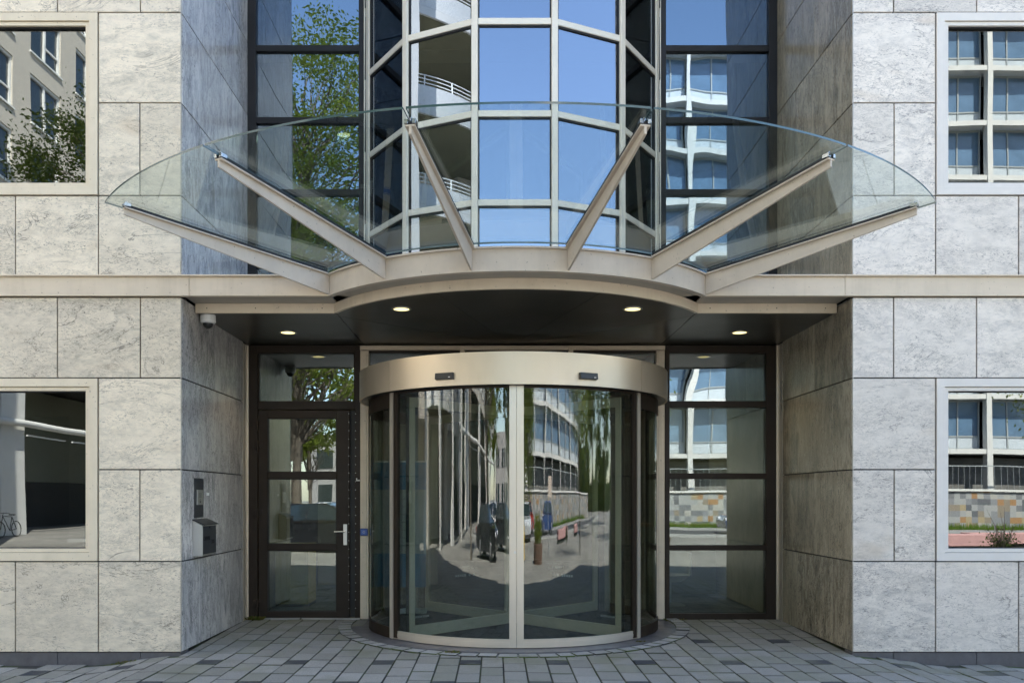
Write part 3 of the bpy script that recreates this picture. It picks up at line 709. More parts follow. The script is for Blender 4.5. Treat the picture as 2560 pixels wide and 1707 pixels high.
# ------------------------------------------------------------------ downlights
def downlight(x, y, z, label, mat, par=None):
    e = empty('downlight', (x, y, z), label, 'light', 'round recessed downlights of the entrance porch')
    m = MB(); m.arc(x, y, .078, .098, 0, 360, z-.006, z+.002, n=32); m.build('trim_ring', M_steel, e)
    m = MB(); m.prism([(x+.077*math.cos(R(a)), y+.077*math.sin(R(a))) for a in range(0, 360, 12)], z-.003, z+.001); m.build('lens', mat, e)
    l = bpy.data.lights.new('downlight_lamp', 'SPOT'); l.energy = 3; l.color = (1, .80, .5); l.spot_size = R(110); l.spot_blend = .6; l.shadow_soft_size = .06
    lo = bpy.data.objects.new('downlight_lamp', l); col.objects.link(lo); lo.parent = e; lo.location = (0, 0, -.02)
for x, y, lb in ((-1.137, .21, 'lit round downlight in the curved soffit, the one left of the middle of the drum'), (1.148, .21, 'lit round downlight in the curved soffit, the one right of the middle of the drum'),
                 (-2.55, 1.42, 'lit round downlight in the soffit above the single glazed door'), (2.55, 1.42, 'lit round downlight in the soffit above the right-hand sidelight')):
    downlight(x, y, 3.3615, lb, M_led)
def indoor_light(x, y, z, lb):
    e = empty('ceiling_lamp', (x, y, z), lb, 'light')
    m = MB(); m.arc(x, y, .09, .11, 0, 360, z-.008, z, n=32); m.build('trim_ring', M_steel, e)
    m = MB(); m.prism([(x+.089*math.cos(R(a)), y+.089*math.sin(R(a))) for a in range(0, 360, 12)], z-.005, z-.001); m.build('lens', M_ledi, e)
    l = bpy.data.lights.new('ceiling_lamp_light', 'SPOT'); l.energy = (15 if z < 4 else 7); l.color = (1, .86, .62); l.spot_size = R(160); l.spot_blend = .5; l.shadow_soft_size = .1
    lo = bpy.data.objects.new('ceiling_lamp_light', l); col.objects.link(lo); lo.parent = e; lo.location = (0, 0, -.03)
indoor_light(-2.45, 4.45, 6.43+.44, 'round lit ceiling lamp seen through the upper left glazing')
indoor_light(1.75, 5.2, 3.39, 'round lit ceiling lamp added to brighten the lobby behind the right-hand sidelight')  # this and the next two lobby lamps are added to lift the dark interior
indoor_light(-2.2, 4.3, 3.39, 'round lit ceiling lamp added to brighten the lobby behind the glazed door')
indoor_light(0, 6.0, 3.39, 'round lit ceiling lamp added to brighten the back of the lobby behind the revolving door')

# ------------------------------------------------------------------ camera dome, letter box, intercom, reader
c = empty('security_camera', (-3.145, .50, 3.36), 'white dome security camera under the left end of the porch', 'camera')
m = MB(); m.cyl((-3.145, .50, 3.36), (-3.145, .50, 3.29), .074, .078, n=32); m.cyl((-3.145, .50, 3.29), (-3.145, .50, 3.275), .078, .066, n=32); m.build('housing', M_white, c)
m = MB()
b0 = None
for i in range(5):
    t0, t1 = R(i*18), R((i+1)*18); m.cyl((-3.145, .50, 3.274-.052*math.sin(t0)), (-3.145, .50, 3.274-.052*math.sin(t1)), .052*math.cos(t0)+.0005, .052*math.cos(t1)+.0005, n=24, caps=(i == 4))
m.build('dome', M_black, c)

wx = -HW+.001
lb = empty('letter_box', (wx, .51, .91), 'steel letter box with dark front on the left stone reveal below the intercom', 'letter box')
m = MB()
def sideprof(y0, y1, mi=0):
    return [(wx, y0, .913), (-3.135, y0, .913), (-3.135, y1, .913), (wx, y1, .913), (wx, y0, 1.272), (-3.135, y0, 1.222), (-3.135, y1, 1.222), (wx, y1, 1.272)]
m.hexa(sideprof(.30, .72)); m.build('box_body', M_steel, lb, bevel=.003)
m = MB(); m.box(-3.1345, -3.130, .312, .708, .93, 1.212); m.build('front_plate', M_anthr, lb, bevel=.001)
m = MB(); m.hexa([(wx, .293, 1.2745), (-3.112, .293, 1.220), (-3.112, .735, 1.220), (wx, .735, 1.2745), (wx, .293, 1.283), (-3.112, .293, 1.228), (-3.112, .735, 1.228), (wx, .735, 1.283)]); m.build('lid', M_anthr, lb, bevel=.001)
m = MB(); m.cyl((-3.1298, .50, 1.195), (-3.126, .50, 1.195), .008); m.build('lock', M_chrome, lb)
Mt = Matrix.Translation((-3.1292, .42, 1.085)) @ Matrix.Rotation(R(90), 4, 'Z') @ Matrix.Rotation(R(90), 4, 'X')
text_mesh('OMVAL', .062, M_ink, 'box_lettering', Mt, lb)
Mt = Matrix.Translation((-3.1292, .60, 1.045)) @ Matrix.Rotation(R(90), 4, 'Z') @ Matrix.Rotation(R(90), 4, 'X')
text_mesh('300', .062, M_ink, 'box_lettering', Mt, lb)
ic = empty('intercom', (wx, .48, 1.29), 'tall dark grey intercom plate with silver speaker unit on the left stone reveal', 'intercom')
m = MB(); m.box(wx, wx+.008, .35, .61, 1.295, 1.695); m.build('back_plate', M_anthr, ic, bevel=.001)
m = MB(); m.box(wx+.0085, wx+.018, .40, .56, 1.425, 1.578); m.build('speaker_unit', M_steel, ic, bevel=.001)
m = MB(); m.cyl((wx+.0181, .48, 1.455), (wx+.021, .48, 1.455), .010); m.cyl((wx+.0181, .48, 1.478), (wx+.020, .48, 1.478), .005)
for k in range(5): m.box(wx+.0181, wx+.0186, .44, .52, 1.50+k*.011, 1.503+k*.011)
m.build('call_button', M_black, ic)
st = MB(); st.box(wx, wx+.003, .72, .80, 1.52, 1.55); o = st.build('bell_label', M_white, None, loc=(wx, .76, 1.52)); tag(o, 'small white rectangular sticker on the stone right of the intercom', 'sticker')
cr = empty('card_reader', (-1.80, 2.16, 1.05), 'small blue card reader on the beige post beside the glazed door', 'card reader')
m = MB(); m.box(-1.85, -1.757, 2.145, 2.1672, 1.035, 1.125); m.build('reader_body', M_blue, cr, bevel=.006)
m = MB(); m.box(-1.835, -1.772, 2.143, 2.1445, 1.052, 1.108); m.build('reader_face', pbr('reader_face_blue', (.05,.12,.42), .3), cr)
m = MB(); m.torus((-1.803, 2.1425, 1.08), (0, 1, 0), .012, .0022, n=16, m=5); m.build('reader_symbol', M_etch, cr)

# ------------------------------------------------------------------ lobby contents
bn = empty('rollup_banner', (-1.42, 2.75, .012), 'blue and white roll-up banner standing just inside left of the revolving door', 'banner')
M_bb = pbr('banner_blue', (.03,.20,.38), .6); M_bw = pbr('banner_white', (.42,.46,.46), .6)
m = MB(); m.box(-1.72, -1.10, 2.74, 2.743, .35, 1.95, 0); m.build('banner_sheet', M_bw, bn)
m = MB(); m.box(-1.72, -1.10, 2.737, 2.7395, 1.60, 1.95); m.box(-1.72, -1.10, 2.737, 2.7395, .35, .78); m.build('banner_colour_field', M_bb, bn)
m = MB(); m.box(-1.73, -1.09, 2.68, 2.80, .013, .08); m.cyl((-1.41, 2.76, .08), (-1.41, 2.76, 1.95), .01); m.box(-1.72, -1.10, 2.735, 2.75, 1.951, 1.97); m.build('banner_stand', M_steel, bn)
m = MB()
for k in range(7): 
    m.box(-1.68, -1.60, 2.7375, 2.739, 1.50-k*.1, 1.503-k*.1); m.box(-1.40, -1.30, 2.7375, 2.739, 1.48-k*.1, 1.484-k*.1)
m.build('banner_print', M_ink, bn)
cbn = empty('cabinet', (-2.95, 3.6, .012), 'low yellow cabinet inside the lobby at the left of the glazed door', 'cabinet')
m = MB(); m.box(-3.2, -2.75, 3.4, 3.9, .05, .86); m.build('cabinet_body', M_yel, cbn, bevel=.006)
m = MB(); m.box(-3.2, -2.75, 3.42, 3.9, .013, .049); m.build('cabinet_base', M_black, cbn)
m = MB(); m.box(-3.18, -2.77, 3.385, 3.399, .08, .83); m.build('cabinet_door', M_yel, cbn, bevel=.003)
pn = empty('reception_panel', (2.75, 5.2, .012), 'low pale reception desk seen through the right-hand sidelight', 'desk')
m = MB(); m.box(2.0, 3.2, 5.0, 5.06, .013, 1.05); m.build('desk_front', M_intw, pn, bevel=.004)
m = MB(); m.box(1.95, 3.22, 4.95, 5.5, 1.051, 1.09); m.build('desk_top', M_wood, pn, bevel=.004)
lc = empty('lounge_chair', (2.2, 3.6, .012), 'white tub chair on a steel pedestal inside behind the right-hand sidelight', 'chair')
m = MB(); m.cyl((2.2, 3.6, .013), (2.2, 3.6, .03), .22, .20, n=28); m.cyl((2.2, 3.6, .03), (2.2, 3.6, .34), .025, n=12); m.build('pedestal', M_steel, lc)
m = MB(); m.cyl((2.2, 3.6, .34), (2.2, 3.6, .44), .16, .30, n=28); m.build('seat', M_seat, lc)
m = MB(); m.arc(2.2, 3.6, .27, .30, 60, 300, .44, .74, n=28); m.build('backrest', M_seat, lc)

# ------------------------------------------------------------------ ground
def sm(t): t = max(0, min(1, t)); return t*t*(3-2*t)
def gh(x, y):
    a = sm((abs(x)-3.1)/1.1) * (1 if y < .3 else 0); b = sm((-y-2.0)/3.5)
    extra = .05*sm((x-4.6)/.8)
    return -.012+.03*sm(y/2.2) - max(.10*a, .12*b) - extra*(1-b)
Mpav, t_, out = newmat('concrete_paver'); L = t_.links.new
b = N(t_, 'ShaderNodeBsdfPrincipled'); L(b.outputs[0], out.inputs[0]); b.inputs['Roughness'].default_value = .85
at = N(t_, 'ShaderNodeAttribute', attribute_name='pc'); tc = N(t_, 'ShaderNodeTexCoord')
n1 = N(t_, 'ShaderNodeTexNoise'); n1.inputs['Scale'].default_value = 160; n1.inputs['Detail'].default_value = 4; n1.inputs['Roughness'].default_value = .8; L(tc.outputs['Object'], n1.inputs[0])
n2 = N(t_, 'ShaderNodeTexNoise'); n2.inputs['Scale'].default_value = 1.6; n2.inputs['Detail'].default_value = 6; L(tc.outputs['Object'], n2.inputs[0])
r1 = N(t_, 'ShaderNodeMapRange'); r1.inputs[1].default_value = .3; r1.inputs[2].default_value = .7; r1.inputs[3].default_value = .45; r1.inputs[4].default_value = 1.6; L(n1.outputs[0], r1.inputs[0])
sc = N(t_, 'ShaderNodeVectorMath', operation='SCALE'); L(at.outputs['Vector'], sc.inputs[0]); L(r1.outputs[0], sc.inputs['Scale'])
r2 = N(t_, 'ShaderNodeMapRange'); r2.inputs[1].default_value = .5; r2.inputs[2].default_value = .72; r2.inputs[3].default_value = 0; r2.inputs[4].default_value = .75; L(n2.outputs[0], r2.inputs[0])
mx = N(t_, 'ShaderNodeMix', data_type='RGBA'); L(r2.outputs[0], mx.inputs[0]); L(sc.outputs[0], mx.inputs[6]); mx.inputs[7].default_value = (.15, .15, .10, 1)
L(mx.outputs[2], b.inputs['Base Color'])
bp = N(t_, 'ShaderNodeBump'); bp.inputs['Distance'].default_value = .0012; L(n1.outputs[0], bp.inputs['Height']); L(bp.outputs[0], b.inputs['Normal'])

Mj, t_, out = newmat('joint_sand_with_moss'); L = t_.links.new
b = N(t_, 'ShaderNodeBsdfPrincipled'); L(b.outputs[0], out.inputs[0]); b.inputs['Roughness'].default_value = .95
tc = N(t_, 'ShaderNodeTexCoord'); n1 = N(t_, 'ShaderNodeTexNoise'); n1.inputs['Scale'].default_value = 3; n1.inputs['Detail'].default_value = 5; L(tc.outputs['Object'], n1.inputs[0])
cr_ = N(t_, 'ShaderNodeValToRGB'); cr_.color_ramp.elements[0].position = .42; cr_.color_ramp.elements[0].color = (.035,.034,.03,1); cr_.color_ramp.elements[1].position = .6; cr_.color_ramp.elements[1].color = (.06,.085,.02,1)
L(n1.outputs[0], cr_.inputs[0]); L(cr_.outputs[0], b.inputs['Base Color'])

# pavers: columns 0.2 m wide of 0.36 m stones with dark squares on a lattice
pv = MB()
cw = .2; pl_ = .35
darks = {}
def paver(x0, x1, y0, y1, colr):
    g = .0048; x0 += g; x1 -= g; y0 += g*1.9; y1 -= g*1.9; bv = .004
    dz = random.gauss(0, .0016); tx, ty = random.gauss(0, .006), random.gauss(0, .006); cx, cy = (x0+x1)/2, (y0+y1)/2
    top = []; low = []
    for (x, y, sx, sy) in ((x0, y0, 1, 1), (x1, y0, -1, 1), (x1, y1, -1, -1), (x0, y1, 1, -1)):
        z = gh(x, y)+dz+tx*(x-cx)+ty*(y-cy)
        top.append((x+sx*bv, y+sy*bv, z)); low.append((x, y, z-bv))
    n = len(pv.v); pv.v += low+top+[(p[0], p[1], p[2]-.03) for p in low]
    pv.face([n+4, n+5, n+6, n+7], 0, colr)
    for i in range(4):
        j = (i+1) % 4; pv.face([n+i, n+j, n+4+j, n+4+i], 0, tuple(q*.55 for q in colr)); pv.face([n+8+i, n+8+j, n+j, n+i], 1, colr)  # bevels darkened, sides in joint colour, to paint in the joint shade
xc0 = .363-.1
def inside(x, y):
    if y > YG-.10: return False
    if y > -.0 and abs(x) > HW-.02: return False
    if math.hypot(x-DC[0], y-DC[1]) < 1.80: return False
    return True
ci = -34
while xc0+ci*cw < 6.6:
    x0 = xc0+ci*cw; x1 = x0+cw
    off = (.18 if ci % 2 else 0.0)+random.uniform(-.01, .01)
    marks = []
    if ci % 4 == 0: marks += [-.39-.1, -2.5]+([.72-.1] if x0 > 1.4 else [])
    if ci % 4 == 3: marks += [-1.31-.1]
    ys = []; y = -3.6+off
    brk = []
    for mk in sorted(marks): brk.append((mk, mk+.2))
    yy = -3.6-off
    while yy < YG:
        nb = [bq for bq in brk if bq[0] >= yy-1e-6]
        if nb and abs(yy-nb[0][0]) < 1e-6:
            y1 = nb[0][1]; dark = True
        else:
            y1 = yy+pl_; dark = False
            if nb and y1 > nb[0][0]-.08: y1 = nb[0][0]
        ym = (yy+y1)/2; xm = (x0+x1)/2
        xa, xb = x0, x1
        if inside(xm, ym) or inside(xm-.08*(1 if xm > 0 else -1), yy+.02):
            g_ = random.gauss(1, .05)
            if dark: cc = tuple(q*g_ for q in (.035, .038, .044))
            else:
                base = random.choice([(.225,.217,.192), (.212,.204,.178), (.24,.231,.206), (.205,.20,.165), (.255,.246,.222)])
                cc = tuple(q*g_ for q in base)
            if ym > 0:
                xa = max(xa, -HW-.0); xb = min(xb, HW+.0)
                y1c = min(y1, YG-.07)
            else: y1c = y1 if abs(xm) < HW else min(y1, .012)
            if xb-xa > .03 and y1c-yy > .03: paver(xa, xb, yy, y1c, cc)
        yy = y1
    ci += 1
o = pv.build('pavement', [Mpav, Mj]); tag(o, 'grey concrete block paving with dark square accents in front of the entrance', None, kind='structure')
# ring of small stones round the drum
rg = MB(); k = -118
while k < 118:
    a0 = k; a1 = k+5.6; g_ = random.gauss(1, .08); cc = tuple(q*g_ for q in (.29, .285, .27))
    if random.random() < .3: a1 = k+4.6
    am = (a0+a1)/2; px_, py_ = 1.96*math.sin(R(am)), DC[1]-1.96*math.cos(R(am))
    if py_ < YG-.12 and abs(px_) < 3.1: rg.arc(DC[0], DC[1], 1.884, 2.03+random.uniform(-.006, .006), a0+.3, a1-.3, -.06, gh(px_, py_)+.012+random.gauss(0, .0016), n=3, mi_edge=1, smooth=False, c=cc)  # sett sides dark too, joint shade in the colour
    k = a1
o = rg.build('paving_edge', [Mpav, Mj], bevel=.003); o['kind'] = 'structure'; o['label'] = 'curved course of pale setts around the revolving door threshold'
# sheet of sand under the pavers
sh = MB(); nx, ny = 90, 50
for j in range(ny+1):
    for i in range(nx+1):
        x = -6.8+13.6*i/nx; y = -3.9+6.2*j/ny; sh.v.append((x, y, gh(x, y)-.012))
for j in range(ny):
    for i in range(nx):
        a = j*(nx+1)+i; sh.face([a, a+1, a+nx+2, a+nx+1])
o = sh.build('paving_bed', Mj); o['kind'] = 'structure'
# the wide ground
Mg, t_, out = newmat('street_paving'); L = t_.links.new
b = N(t_, 'ShaderNodeBsdfPrincipled'); L(b.outputs[0], out.inputs[0]); b.inputs['Roughness'].default_value = .9
tc = N(t_, 'ShaderNodeTexCoord'); mp = N(t_, 'ShaderNodeMapping'); L(tc.outputs['Object'], mp.inputs[0]); mp.inputs['Rotation'].default_value = (0, 0, R(90))
bk = N(t_, 'ShaderNodeTexBrick'); L(mp.outputs[0], bk.inputs[0]); bk.inputs['Scale'].default_value = 1; bk.inputs['Brick Width'].default_value = .36; bk.inputs['Row Height'].default_value = .2
bk.inputs['Mortar Size'].default_value = .006; bk.inputs['Color1'].default_value = (.21,.20,.18,1); bk.inputs['Color2'].default_value = (.155,.148,.135,1); bk.inputs['Mortar'].default_value = (.09,.09,.075,1)
nn = N(t_, 'ShaderNodeTexNoise'); nn.inputs['Scale'].default_value = .35; nn.inputs['Detail'].default_value = 8; L(tc.outputs['Object'], nn.inputs[0])
rr = N(t_, 'ShaderNodeMapRange'); rr.inputs[1].default_value = .3; rr.inputs[2].default_value = .7; rr.inputs[3].default_value = .75; rr.inputs[4].default_value = 1.2; L(nn.outputs[0], rr.inputs[0])
sc = N(t_, 'ShaderNodeVectorMath', operation='SCALE'); L(bk.outputs[0], sc.inputs[0]); L(rr.outputs[0], sc.inputs['Scale']); L(sc.outputs[0], b.inputs['Base Color'])
gm = MB()
gm.v += [(-400, -500, -.15), (400, -500, -.15), (400, 300, -.15), (-400, 300, -.15)]; gm.face([0, 1, 2, 3]); o = gm.build('ground', Mg); o['kind'] = 'structure'
M_asph = pbr('asphalt', (.055,.055,.057), .9, var=.2, scale=4, bump=.002, bscale=80)
gm = MB(); gm.box(-16, 60, -31, -23.5, -.149, -.142); o = gm.build('road', M_asph); o['kind'] = 'structure'
gm = MB(); gm.box(-16, 60, -23.5, -23.35, -.149, -.03); gm.box(-16, 60, -31.15, -31, -.149, -.03); o = gm.build('kerb', pbr('kerb_stone', (.3,.3,.29), .8)); o['kind'] = 'structure'

# small weeds and leaf litter at the frame corner
M_weed = leafmat('weed_leaf', (.10,.15,.03), (.16,.12,.04))
def weeds(cx, cy, n, r, label, hgt=.03):
    m = MB()
    for i in range(n):
        a = random.uniform(0, 6.28); q = r*math.sqrt(random.random()); x, y = cx+q*math.cos(a), cy+q*.5*math.sin(a); z = gh(x, y)-.004
        t0 = random.uniform(0, 6.28); ln = random.uniform(.5, 1)*hgt; dx, dy = math.cos(t0)*ln*.6, math.sin(t0)*ln*.6; wd = .003
        nx_, ny_ = -math.sin(t0)*wd, math.cos(t0)*wd
        b = len(m.v); m.v += [(x-nx_, y-ny_, z), (x+nx_, y+ny_, z), (x+dx+nx_*1.6, y+dy+ny_*1.6, z+ln), (x+dx*1.8, y+dy*1.8, z+ln*.9)]
        m.face([b, b+1, b+2, b+3], 0, rnd())
    o = m.build('weeds', M_weed, loc=(cx, cy, 0)); tag(o, label, kind='stuff', cat='weeds')
weeds(-3.12, 2.12, 160, .10, 'brown green tuft of weeds at the foot of the door frame', .05)
weeds(-.62, .03, 50, .07, 'little tuft of grass at the threshold left of the meeting stiles', .035)
weeds(1.30, .60, 40, .04, 'little tuft of grass at the foot of the right drum post', .035)
weeds(-3.75, -.08, 60, .12, 'scattered grass along the left plinth', .02)
weeds(5.35, -.12, 120, .22, 'brown litter and weeds by the right plinth', .03)
weeds(1.95, 2.12, 60, .16, 'brown debris along the sidelight sill', .02)

# ================================================================== the street opposite (seen in the glass)
def brickmat(name, c1, c2, mo, w_=.22, h_=.065, ms=.01, axis='x'):
    m, t, out = newmat(name); L = t.links.new
    b = N(t, 'ShaderNodeBsdfPrincipled'); L(b.outputs[0], out.inputs[0]); b.inputs['Roughness'].default_value = .85
    tc = N(t, 'ShaderNodeTexCoord'); sx = N(t, 'ShaderNodeSeparateXYZ'); cx = N(t, 'ShaderNodeCombineXYZ'); L(tc.outputs['Object'], sx.inputs[0])
    L(sx.outputs[0 if axis == 'x' else 1], cx.inputs[0]); L(sx.outputs[2], cx.inputs[1])
    bk = N(t, 'ShaderNodeTexBrick'); L(cx.outputs[0], bk.inputs[0]); bk.inputs['Scale'].default_value = 1; bk.inputs['Brick Width'].default_value = w_; bk.inputs['Row Height'].default_value = h_
    bk.inputs['Mortar Size'].default_value = ms; bk.inputs['Color1'].default_value = (*c1, 1); bk.inputs['Color2'].default_value = (*c2, 1); bk.inputs['Mortar'].default_value = (*mo, 1)
    L(bk.outputs[0], b.inputs['Base Color']); return m
M_conc = pbr('white_concrete', (.60,.59,.56), .7, var=.06, scale=1)
M_wglass = pbr('office_window_glass', (.10,.17,.26), .06, var=.3, scale=.6, spec=1.0)
M_wframe = pbr('grey_window_frame', (.30,.32,.32), .5)
M_spand = pbr('pale_spandrel', (.45,.49,.52), .4)
M_dkrec = pbr('dark_recess', (.035,.033,.028), .9)
M_brick = brickmat('pale_brick', (.62,.56,.48), (.55,.50,.43), (.48,.45,.40), axis='y')
M_brickx = brickmat('pale_brick_end', (.62,.56,.48), (.55,.50,.43), (.48,.45,.40))
M_ww = pbr('white_window_paint', (.75,.75,.73), .5)
M_bgl = pbr('dark_window_glass', (.02,.03,.035), .06, spec=1.0)

# white grid office
GX0, GY = 3.9, -43.5; PX = 5.67; SH = 3.3; NB = 8; NS = 8; Z0 = 4.25
G = empty('grid_office', (GX0, GY, -.15), 'white concrete grid office block with blue windows across the street', 'building')
m = MB(); xs = [12.6-PX+PX*i for i in range(NB+1)]
for x in xs: m.box(x-.16, x+.16, GY-.3, GY+.15, -.15, Z0+SH*NS)
for k in range(NS+1): m.box(xs[0]-.3, xs[-1]+.3, GY-.3, GY+.10, Z0+SH*k-.15, Z0+SH*k+.15)
m.build('concrete_grid', M_conc, G)
m = MB(); m.box(xs[0], xs[-1], GY-14, GY-2.1, -.15, Z0+SH*NS); m.build('core', M_dkrec, G)
m = MB()
for k in range(NS+1): m.box(xs[0], xs[-1], GY-2.05, GY-.31, Z0+SH*k-.15, Z0+SH*k+.05)
m.build('slab', M_spand, G)
first = None; blinds = []; M_blind = pbr('pale_roller_blind', (.40,.42,.44), .8)
for i in range(NB):
    for k in range(NS):
        if first is None:
            m = MB(); x0 = xs[0]+.17; x1 = xs[1]-.17; zz = Z0+.16; zt_ = Z0+SH-.16; y0 = GY-.75; y1 = GY-.65
            m.box(x0, x1, y0, y1, zz, zz+.08); m.box(x0, x1, y0, y1, zz+.75, zz+.83); m.box(x0, x1, y0, y1, zt_-.1, zt_)
            for q in range(5): xx = x0+(x1-x0-.08)*q/4; m.box(xx, xx+.08, y0-.01, y1+.01, zz, zt_)
            first = m.build('window', M_wframe, G)
            m = MB(); m.box(x0, x1, y0+.02, y0+.05, zz+.83, zt_-.1); m.build('pane', M_wglass, first)
            m = MB(); m.box(x0, x1, y0+.02, y0+.05, zz+.08, zz+.75); m.build('spandrel', M_spand, first)
        else:
            c = copy_tree(first, G); c.location = (PX*i, 0, SH*k)
            for q in range(4):
                if random.random() < .45:
                    if not blinds:
                        for hh in (.5, 1.1, 1.7):
                            m = MB(); xq = xs[0]+.27; m.box(xq, xq+1.18, GY-.69, GY-.66, Z0+SH-.26-hh, Z0+SH-.26)
                            bo_ = m.build('blind', M_blind, first if False else c); bo_.location = (-PX*i, 0, -SH*k); blinds.append(bo_); bo_.location = (1.33*q, 0, 0) if False else (0, 0, 0)
                    else:
                        bb = random.choice(blinds).copy(); col.objects.link(bb); bb.parent = c; bb.location = (1.33*q, 0, 0)
# arcade fence under the first beam
m = MB(); m.box(xs[0]-8, xs[-1], GY+1.0, GY+1.05, 3.3, 3.36)
for q in range(int((xs[-1]-xs[0])/.35)): x = xs[0]+q*.35; m.cyl((x, GY+1.02, 1.9), (x, GY+1.02, 3.3), .012, n=6, caps=False)
m.build('terrace_railing', M_wframe, G)
m = MB(); m.box(xs[0], xs[-1], GY-1.3, GY-1.2, 1.7, 3.9); m.build('grey_screen', pbr('grey_screen_cloth', (.16,.155,.145), .9, var=.3, scale=.8), G)
# tall end pier of the same block
m = MB(); m.box(GX0, xs[0]-.31, GY-6, GY+.1, -.15, 31); m.build('end_pier', M_brickx, G)

# tiled retaining wall
Mt_, t_, out = newmat('mosaic_stone_tiles'); L = t_.links.new
b = N(t_, 'ShaderNodeBsdfPrincipled'); L(b.outputs[0], out.inputs[0]); b.inputs['Roughness'].default_value = .6
tc = N(t_, 'ShaderNodeTexCoord'); sn = N(t_, 'ShaderNodeVectorMath', operation='SNAP'); L(tc.outputs['Object'], sn.inputs[0]); sn.inputs[1].default_value = (.31, 50, .31)
wn = N(t_, 'ShaderNodeTexWhiteNoise', noise_dimensions='3D'); L(sn.outputs[0], wn.inputs[0])
rp = N(t_, 'ShaderNodeValToRGB'); rp.color_ramp.interpolation = 'CONSTANT'
cols = [(0, (.15,.155,.165)), (.22, (.29,.295,.29)), (.45, (.20,.205,.215)), (.6, (.34,.33,.30)), (.72, (.22,.185,.14)), (.82, (.29,.165,.075)), (.88, (.31,.25,.15)), (.93, (.10,.105,.115))]
e = rp.color_ramp.elements
e[0].position = 0; e[0].color = (*cols[0][1], 1); e[1].position = cols[1][0]; e[1].color = (*cols[1][1], 1)
for p_, c_ in cols[2:]:
    q = e.new(p_); q.color = (*c_, 1)
L(wn.outputs[0], rp.inputs[0]); L(rp.outputs[0], b.inputs['Base Color'])
W_ = empty('retaining_wall', (20, -36.4, -.15), 'terrace wall faced with grey and ochre stone tiles across the street', 'wall')
m = MB(); m.box(5, 55, -36.8, -36.4, -.15, 1.78); m.build('tiled_face', Mt_, W_)
m = MB(); m.box(5, 55, -36.9, -36.3, 1.781, 1.9); m.build('coping', M_conc, W_)
m = MB(); m.box(5, 55, -42.6, -36.9, -.15, 1.8); m.build('terrace_fill', M_dkrec, W_)
# grass strip
M_grass = leafmat('grass_blade', (.07,.13,.02), (.13,.2,.04))
m = MB()
for i in range(6000):
    x = random.uniform(6, 50); y = random.uniform(-36.3, -35.3); h_ = random.uniform(.12, .4); dx = random.uniform(-.08, .08)
    n = len(m.v); m.v += [(x-.02, y, -.15), (x+.02, y, -.15), (x+dx, y+random.uniform(-.06, .06), -.15+h_)]; m.face([n, n+1, n+2], 0, rnd())
o = m.build('grass_strip', M_grass, loc=(28, -35.8, -.15)); tag(o, 'strip of tall grass at the foot of the tiled terrace wall', 'grass', kind='stuff')
# planters
M_pink = pbr('pink_concrete', (.42,.24,.23), .85)
pr = None
for i, (x, y, ln, lb_) in enumerate(((14.0, -18.5, 2.6, 'pink concrete bench block nearest the entrance'), (16.4, -19.6, 2.6, 'pink concrete bench block set back behind the first'), (20.8, -18.7, 2.6, 'pink concrete bench block beside the dry shrub'))):
    if pr is None:
        pr = empty('bench_block', (x, y, -.15), lb_, 'bench', 'pink concrete bench blocks')
        m = MB(); m.box(x-1.3, x+1.3, y-.3, y+.3, .0, .36); m.build('seat_slab', M_pink, pr, bevel=.02)
        m = MB(); m.box(x-1.2, x+1.2, y-.22, y+.22, -.15, -.001); m.build('base', M_dkrec, pr)
    else:
        c = copy_tree(pr); c.location = (x, y, -.15); c['label'] = lb_

# left brick block along the side street
LX = -21.3
Lb = empty('brick_office', (LX, -30, -.15), 'tall pale brick office block with white windows and a white columned arcade', 'building')
YN, YF = -21.0, -75.0; PY = 4.1; LS = 3.3; ZB0 = 8.1; LN = 6
m = MB(); yw = []
y = YN-1.5
while y-2.6 > YF+1: yw.append(y); y -= PY
# wall as bands and piers
for k in range(LN+1):
    zb = ZB0+LS*k
    m.box(LX-.4, LX, YF, YN, zb-.5 if k else zb-.6, zb+.5 if k < LN else zb+.9)
ed = [YN]+sum([[a, a-2.6] for a in yw], [])+[YF]
for q in range(0, len(ed), 2):
    for k in range(LN): m.box(LX-.4, LX, ed[q+1], ed[q], ZB0+LS*k+.5, ZB0+LS*(k+1)-.5)
m.build('brick_wall', M_brick, Lb)
m = MB(); m.box(LX-14, LX-.41, YF, YN-.01, ZB0-.5, ZB0+LS*LN+.5); m.build('core', M_dkrec, Lb)
m = MB(); m.box(LX-14, LX-5, YF, YN, 2.4, ZB0-.61); m.build('garage_wall', pbr('olive_garage_wall', (.15,.15,.11), .9), Lb)
m = MB(); m.box(LX-14, LX-5.02, YF, YN, -.15, 2.39); m.build('garage_opening', M_dkrec, Lb)
m = MB(); m.box(LX-14, LX-.4, YN, YN+.3, ZB0-.6, ZB0+LS*LN+.9); m.build('end_wall', M_brickx, Lb)
w0 = None; cnt = 0
